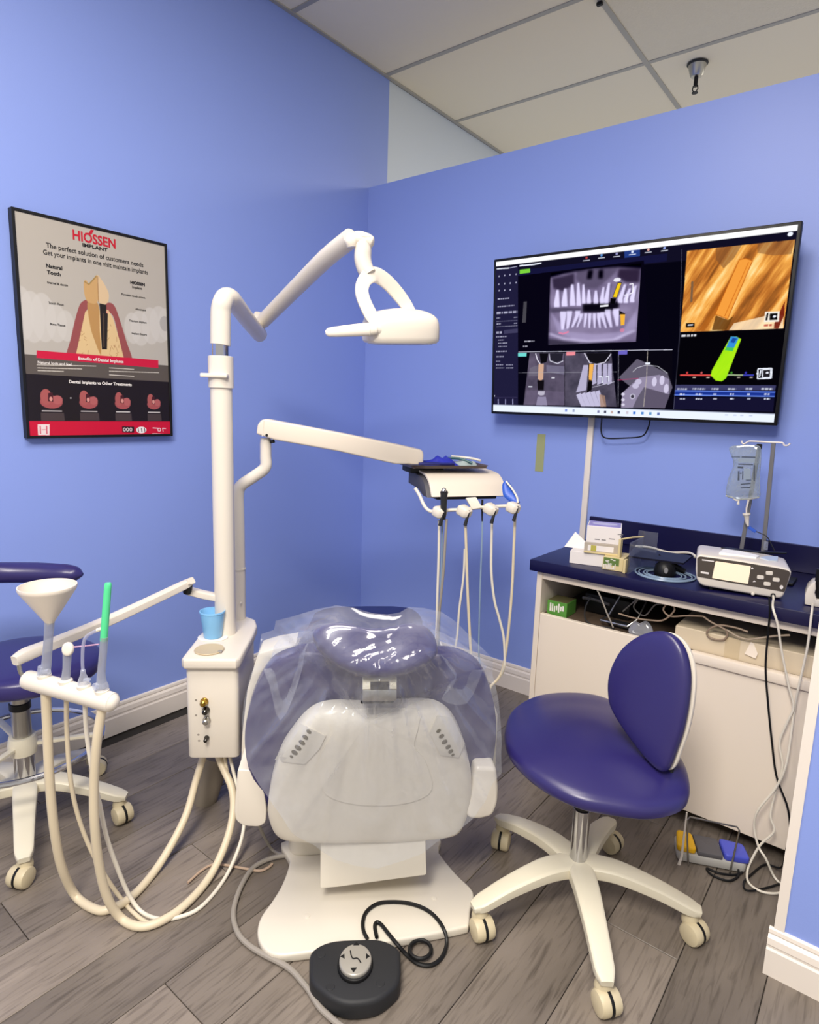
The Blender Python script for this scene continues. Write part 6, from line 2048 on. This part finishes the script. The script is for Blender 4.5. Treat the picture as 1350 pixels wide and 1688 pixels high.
cq = onlid(351, 1051)
CM = Matrix.Translation(cq + Vector((0, 0, 0.0028)))
cp = thing('paper_cup', 'light blue plastic cup standing on the white service unit lid', 'cup', cq)
part(cp, 'cup_wall', lathe([(0, 0.0), (0.0245, 0.0), (0.027, 0.003), (0.0365, 0.078), (0.0385, 0.080), (0.0380, 0.084), (0.0355, 0.084), (0.0345, 0.080), (0.0255, 0.006), (0, 0.005)], 28, CM), M_CUP)
part(cp, 'cup_mat', prism(ell(0.046, 0.036, 28), 0.0, 0.0026, 0.001, 1, Matrix.Translation(cq)), mat('clear_mat', '#f2efe6', 0.15))
dq = onlid(345, 1072)
lc = thing('drain_cover', 'round beige cover lying in front of the blue cup', 'cover', dq)
part(lc, 'disc', lathe([(0, 0.0), (0.040, 0.0), (0.0425, 0.003), (0.041, 0.005), (0.030, 0.0035), (0, 0.003)], 32, Matrix.Translation(dq)), mat('beige_plastic', '#c6b595', 0.45))
part(lc, 'finger_notch', box((0.030, -0.022, 0.001), (0.042, -0.010, 0.0062), 0.001, 1, Matrix.Translation(dq)), M_GREYTUBE)

# ------------------------------------------------------------------ assistant arm with holder bar


def za(x, y):                           # zoom origin 0,900 (2.9085)
    return (x / 2.9085, 900 + y / 2.9085)


aa = thing('assistant_console', 'slim white jointed arm ending in a rounded hose holder bar', 'dental unit', at(352, 980, 1.86))
part(aa, 'inner_arm', sweep([at(360, 985, 1.86), at(335, 980, 1.85), at(312, 974, 1.84), at(303, 972, 1.835)], [0.018, 0.018, 0.018, 0.012], 14, 3, ry=[0.011, 0.011, 0.011, 0.008], up=(0, 0, 1), square=True), M_WHITE)
part(aa, 'joint_collar', sweep([at(309, 976, 1.83), at(310, 964, 1.82)], 0.0135, 14), M_BLACK)
part(aa, 'outer_arm', sweep([at(316, 957, 1.80), at(300, 966, 1.79), at(190, 1018, 1.60), at(90, 1060, 1.45), at(45, 1078, 1.40), at(24, 1090, 1.37)], [0.012, 0.014, 0.0145, 0.015, 0.016, 0.010], 14, 4, ry=[0.010, 0.0115, 0.012, 0.0125, 0.014, 0.012], up=(0, 0, 1), square=True), M_WHITE)
part(aa, 'hanger_rod', sweep([at(31, 1096, 1.37), at(33, 1106, 1.37), at(38, 1114, 1.37), at(46, 1118, 1.365)], 0.005, 10, 4), M_STEEL)
BRA, BRB = at(52, 1122, 1.36), at(178, 1156, 1.30)
dv = (BRB - BRA)
part(aa, 'holder_bar', sweep([BRA - dv * .115, BRA - dv * .10, BRA - dv * .06, BRA, BRA + dv * .5, BRB, BRB + dv * .06, BRB + dv * .10, BRB + dv * .115], [0.005, 0.0125, 0.0195, 0.0225, 0.0225, 0.0225, 0.0195, 0.0125, 0.005], 22, 4), M_WHITE)


def barpt(f, up=0.0, back=0.0):
    p = BRA + dv * f
    return p + Vector((0, back, up))


for f_ in (0.18, 0.46, 0.70, 0.93):
    p = barpt(f_)
    part(aa, 'holder_socket', cyl(0.0155, 0.012, 0.027, 18, 0.003, Matrix.Translation(p)), M_WHITE)


def drop(pts, r):
    out = []
    for px, py, d in pts:
        p = at(px, py, d)
        if p.z < r:
            p = F(px, py, r + 0.0005)
        out.append(p)
    return out


def loop_hose(parent, px, r, m, label=None):
    part(parent, 'hose', sweep([at(*q[:2], q[2]) for q in px], r, 12, 6), m, label=label)


# funnel on a clear wand
fn = thing('suction_funnel', 'cream funnel on a clear wand in the left holder slot', 'funnel', barpt(0.18))
ft = barpt(0.18)
fc0, fc1 = at(82, 1024, ft.y), at(85, 968, ft.y)
ax_ = (fc1 - fc0)
FM = Matrix.Translation(fc0)
hf_ = ax_.z
part(fn, 'cone', lathe([(0.0085, -0.006), (0.011, 0.0), (0.0585, hf_ - 0.006), (0.0605, hf_), (0.0600, hf_ + 0.004), (0.0575, hf_ + 0.004), (0.0555, hf_ - 0.004), (0.009, 0.004), (0, 0.004)], 36, FM), M_CREAM)
part(fn, 'wand', sweep([fc0 + Vector((0, 0, 0.002)), fc0.lerp(ft, .3), fc0.lerp(ft, .7), ft + Vector((0, 0, 0.025))], [0.0105, 0.0095, 0.0105, 0.0125], 16, 3), clear_mat('grey_clear_plastic', (0.75, 0.78, 0.84), 0.42, 0.4, 0.15, (0.66, 0.68, 0.74)))
part(fn, 'valve', sweep([ft + Vector((0, 0, 0.022)), ft + Vector((0, 0, 0.045))], [0.015, 0.012], 14), M_CLEAR)
part(fn, 'valve_knob', sweep([ft + Vector((0.0, -0.006, 0.034)), ft + Vector((0.018, -0.010, 0.036))], 0.006, 10), M_CLEAR)
part(fn, 'hose', sweep([ft + Vector((0.002, -0.002, -0.014))] + drop([(78, 1200, 1.355), (82, 1290, 1.36), (90, 1370, 1.37), (102, 1430, 1.39), (124, 1476, 1.42), (155, 1498, 1.44), (180, 1499, 1.455), (215, 1480, 1.485), (252, 1440, 1.53), (285, 1388, 1.59), (308, 1340, 1.65), (322, 1290, 1.70), (334, 1250, 1.735), (336, 1236, 1.74)], 0.0108), 0.0108, 14, 5), M_HOSE)

sy = thing('air_syringe', 'white air water syringe with a pink tip in the second holder slot', 'syringe', barpt(0.46))
s0 = barpt(0.46)
part(sy, 'body', sweep([s0 + Vector((0, 0, 0.022)), at(110, 1100, s0.y), at(111, 1075, s0.y), at(112, 1066, s0.y)], [0.0095, 0.0085, 0.0095, 0.006], 14, 3), bpy.data.materials['grey_clear_plastic'])
part(sy, 'head', pillow(ell(0.013, 0.016, 20), 0.007, 0.007, 5, frame(at(112, 1070, s0.y - 0.004), (1, 0, 0), (0, -1, 0.2)), 0.6), M_WHITE)
part(sy, 'tip', sweep([at(118, 1067, s0.y), at(140, 1065, s0.y), at(163, 1062, s0.y)], 0.0016, 8), mat('pink_plastic', '#d8a9c4', 0.3), label='pink tip')
part(sy, 'hose', sweep([s0 + Vector((0.0, 0, -0.016))] + drop([(110, 1200, 1.36), (115, 1275, 1.37), (126, 1335, 1.385), (145, 1390, 1.40), (170, 1438, 1.41), (200, 1482, 1.42), (226, 1510, 1.42), (246, 1522, 1.42), (262, 1520, 1.425), (300, 1500, 1.45), (340, 1455, 1.51), (370, 1400, 1.58), (384, 1350, 1.64), (382, 1310, 1.68), (374, 1270, 1.71), (368, 1236, 1.73)], 0.0052), 0.0052, 12, 5), M_HOSE)

ej = thing('saliva_ejector', 'clear bent saliva ejector in the third holder slot', 'suction tip', barpt(0.70))
e0 = barpt(0.70)
part(ej, 'valve_body', lathe([(0, 0.022), (0.013, 0.022), (0.012, 0.034), (0.006, 0.050), (0.005, 0.060), (0.003, 0.062), (0, 0.062)], 16, Matrix.Translation(e0)), M_CLEAR)
part(ej, 'valve_lever', sweep([e0 + Vector((0.004, -0.004, 0.038)), e0 + Vector((0.018, -0.008, 0.042))], 0.004, 8), M_CLEAR)
part(ej, 'bent_tube', sweep([e0 + Vector((0, 0, 0.056)), at(136, 1090, e0.y), at(137, 1065, e0.y), at(142, 1050, e0.y), at(154, 1042, e0.y), at(166, 1038, e0.y)], 0.0036, 10, 5), MATS.get('x') or clear_mat('lilac_clear_tube', (0.85, 0.86, 0.95), 0.35, 0.4, 0.1, (0.75, 0.76, 0.9)))
part(ej, 'tip', sweep([at(160, 1039, e0.y), at(172, 1035, e0.y)], 0.0045, 10), M_WHITE)
part(ej, 'hose', sweep([e0 + Vector((0, 0, -0.016))] + drop([(143, 1210, 1.335), (152, 1270, 1.34), (163, 1320, 1.345), (176, 1380, 1.36), (194, 1432, 1.38), (212, 1474, 1.395), (232, 1502, 1.405), (258, 1514, 1.415), (290, 1513, 1.43), (330, 1496, 1.455), (368, 1452, 1.51), (392, 1402, 1.575), (402, 1362, 1.62), (400, 1330, 1.66), (388, 1285, 1.70), (376, 1236, 1.74)], 0.0052), 0.0052, 12, 5), M_HOSE2)

ge = thing('suction_wand', 'mint green suction tip on a grey wand in the right holder slot', 'suction tip', barpt(0.93))
g0 = barpt(0.93)
part(ge, 'green_tip', sweep([at(171, 1056, g0.y), at(173, 1030, g0.y), at(176, 990, g0.y), at(178, 964, g0.y), at(178, 961, g0.y)], [0.0078, 0.0082, 0.0080, 0.0075, 0.004], 14, 3, square=False), M_GREEN, label='mint green tip')
part(ge, 'wand', sweep([g0 + Vector((0, 0, 0.03)), at(167, 1110, g0.y), at(170, 1075, g0.y), at(172, 1050, g0.y)], [0.012, 0.0085, 0.0082, 0.0082], 14, 3), bpy.data.materials['grey_clear_plastic'])
part(ge, 'valve', lathe([(0, 0.020), (0.014, 0.020), (0.015, 0.032), (0.011, 0.042), (0, 0.042)], 16, Matrix.Translation(g0)), M_CLEAR)
part(ge, 'valve_knob', sweep([g0 + Vector((-0.006, -0.008, 0.036)), g0 + Vector((-0.010, -0.014, 0.037))], 0.008, 12), M_CLEAR)
part(ge, 'hose', sweep([g0 + Vector((0.0, -0.001, -0.014))] + drop([(160, 1220, 1.30), (155, 1290, 1.305), (156, 1360, 1.31), (164, 1430, 1.325), (178, 1482, 1.34), (200, 1514, 1.355), (228, 1527, 1.37), (262, 1520, 1.39), (305, 1492, 1.43), (345, 1446, 1.50), (372, 1390, 1.58), (384, 1340, 1.64), (382, 1300, 1.68), (366, 1262, 1.715), (356, 1236, 1.735)], 0.0105), 0.0105, 14, 5), M_HOSE)

# ------------------------------------------------------------------ foot pedal of the chair


def zf(x, y):
    return (370 + x / 3.14, 1350 + y / 3.14)


fp = thing('chair_foot_pedal', 'charcoal foot pedal with a silver direction disc in front of the chair base', 'pedal', F(586, 1610, 0))
ZPd = 0.046
bo_ = [F(*zf(x, y), ZPd)[:2] for x, y in [(445, 690), (500, 645), (580, 622), (700, 616), (790, 616), (850, 632), (905, 672), (912, 720), (908, 830), (860, 890), (780, 940), (650, 955), (560, 930), (490, 880), (445, 830), (440, 760)]]
bo_ = [(v.x, v.y) for v in catmull([Vector((a, b_, 0)) for a, b_ in bo_], 3, True)]
part(fp, 'pedal_body', prism(bo_, 0.0, ZPd, 0.010, 3), M_CHAR)
dcn = F(*zf(678, 724), ZPd + 0.016)
part(fp, 'disc_skirt', prism(ell(0.0400, 0.0455, 36, (dcn.x, dcn.y - 0.002)), ZPd - 0.004, ZPd + 0.008, 0.004, 2), M_BLACK)
part(fp, 'direction_disc', prism(ell(0.0365, 0.0415, 36, (dcn.x, dcn.y)), ZPd + 0.004, ZPd + 0.016, 0.004, 3), mat('silver_plastic', '#aaa69d', 0.35, metal=0.3), label='silver grey disc')
b = bmesh.new()
zz0, zz1 = ZPd + 0.0158, ZPd + 0.0168


def dpoly(pts):
    prism([F(*zf(x, y), ZPd + 0.016)[:2] for x, y in pts], zz0, zz1, 0, 1, None, b)


dpoly([(666, 655), (682, 636), (698, 654)])
dpoly([(652, 772), (686, 770), (668, 796)])
dpoly([(620, 698), (622, 724), (600, 712)])
dpoly([(734, 696), (752, 712), (732, 726)])
part(fp, 'arrow', b, M_BLACK)
part(fp, 'chair_symbol', sweep([F(*zf(x, y), ZPd + 0.0168) for x, y in [(652, 682), (656, 706), (666, 722), (684, 720), (696, 728), (706, 744)]], 0.0014, 6, 3), M_BLACK)
for x, y in [(500, 702), (548, 870), (806, 852)]:
    q = F(*zf(x, y), ZPd)
    part(fp, 'button_pad', prism(ell(0.010, 0.0085, 18, (q.x, q.y)), ZPd - 0.002, ZPd + 0.0012, 0.0008, 1), M_CHAR)
cz = 0.030
cordp = [F(*zf(x, y), z) for x, y, z in [(740, 620, 0.03), (720, 580, 0.032), (716, 530, 0.030), (735, 480, 0.029), (790, 440, 0.029), (860, 430, 0.029), (950, 436, 0.029), (1030, 462, 0.029), (1090, 505, 0.029), (1135, 570, 0.029), (1150, 640, 0.012), (1125, 715, 0.006), (1070, 756, 0.006), (1000, 748, 0.006), (940, 700, 0.008), (900, 655, 0.024), (850, 595, 0.030), (810, 545, 0.030), (786, 536, 0.030), (778, 560, 0.031), (788, 612, 0.034)]]
part(fp, 'cord', sweep(cordp, 0.0047, 8, 5), M_BLACK)
cr = [F(*zf(1014 + 56 * math.cos(a), 676 + 48 * math.sin(a)), 0.013) for a in [2 * PI * k / 24 for k in range(25)]]
part(fp, 'cord_coil', sweep(cr, 0.0047, 8, 2), M_BLACK)

# ------------------------------------------------------------------ cables on the floor
solo('floor_tube', sweep([F(*zf(x, y), 0.0085) for x, y in [(335, 188), (270, 196), (200, 220), (140, 262), (90, 340), (56, 430), (46, 510), (70, 590), (120, 648), (200, 700), (290, 745), (350, 785), (400, 840), (440, 890), (490, 970), (540, 1020), (600, 1070), (660, 1110)]], 0.0066, 10, 6), M_GREYTUBE, 'grey tube curving over the floor past the left of the chair base', 'tube')
solo('floor_cable', sweep([F(*zp(x, y), 0.006) for x, y in [(-190, 330), (-120, 268), (-60, 236), (0, 238), (100, 256), (180, 268), (225, 252), (248, 232)]], 0.0036, 8, 6), mat('tan_cable', '#b79f8a', 0.45), 'thin tan cable lying behind the hose loops', 'cable', group='cables on the floor')
solo('floor_cable', sweep([at(425, 1356, 1.60), at(436, 1380, 1.62), at(448, 1400, 1.63), F(462, 1408, 0.006), F(480, 1408, 0.006)], 0.0045, 8, 5), M_GREYTUBE, 'grey cable dropping from the left armrest to the base', 'cable', group='cables on the floor')
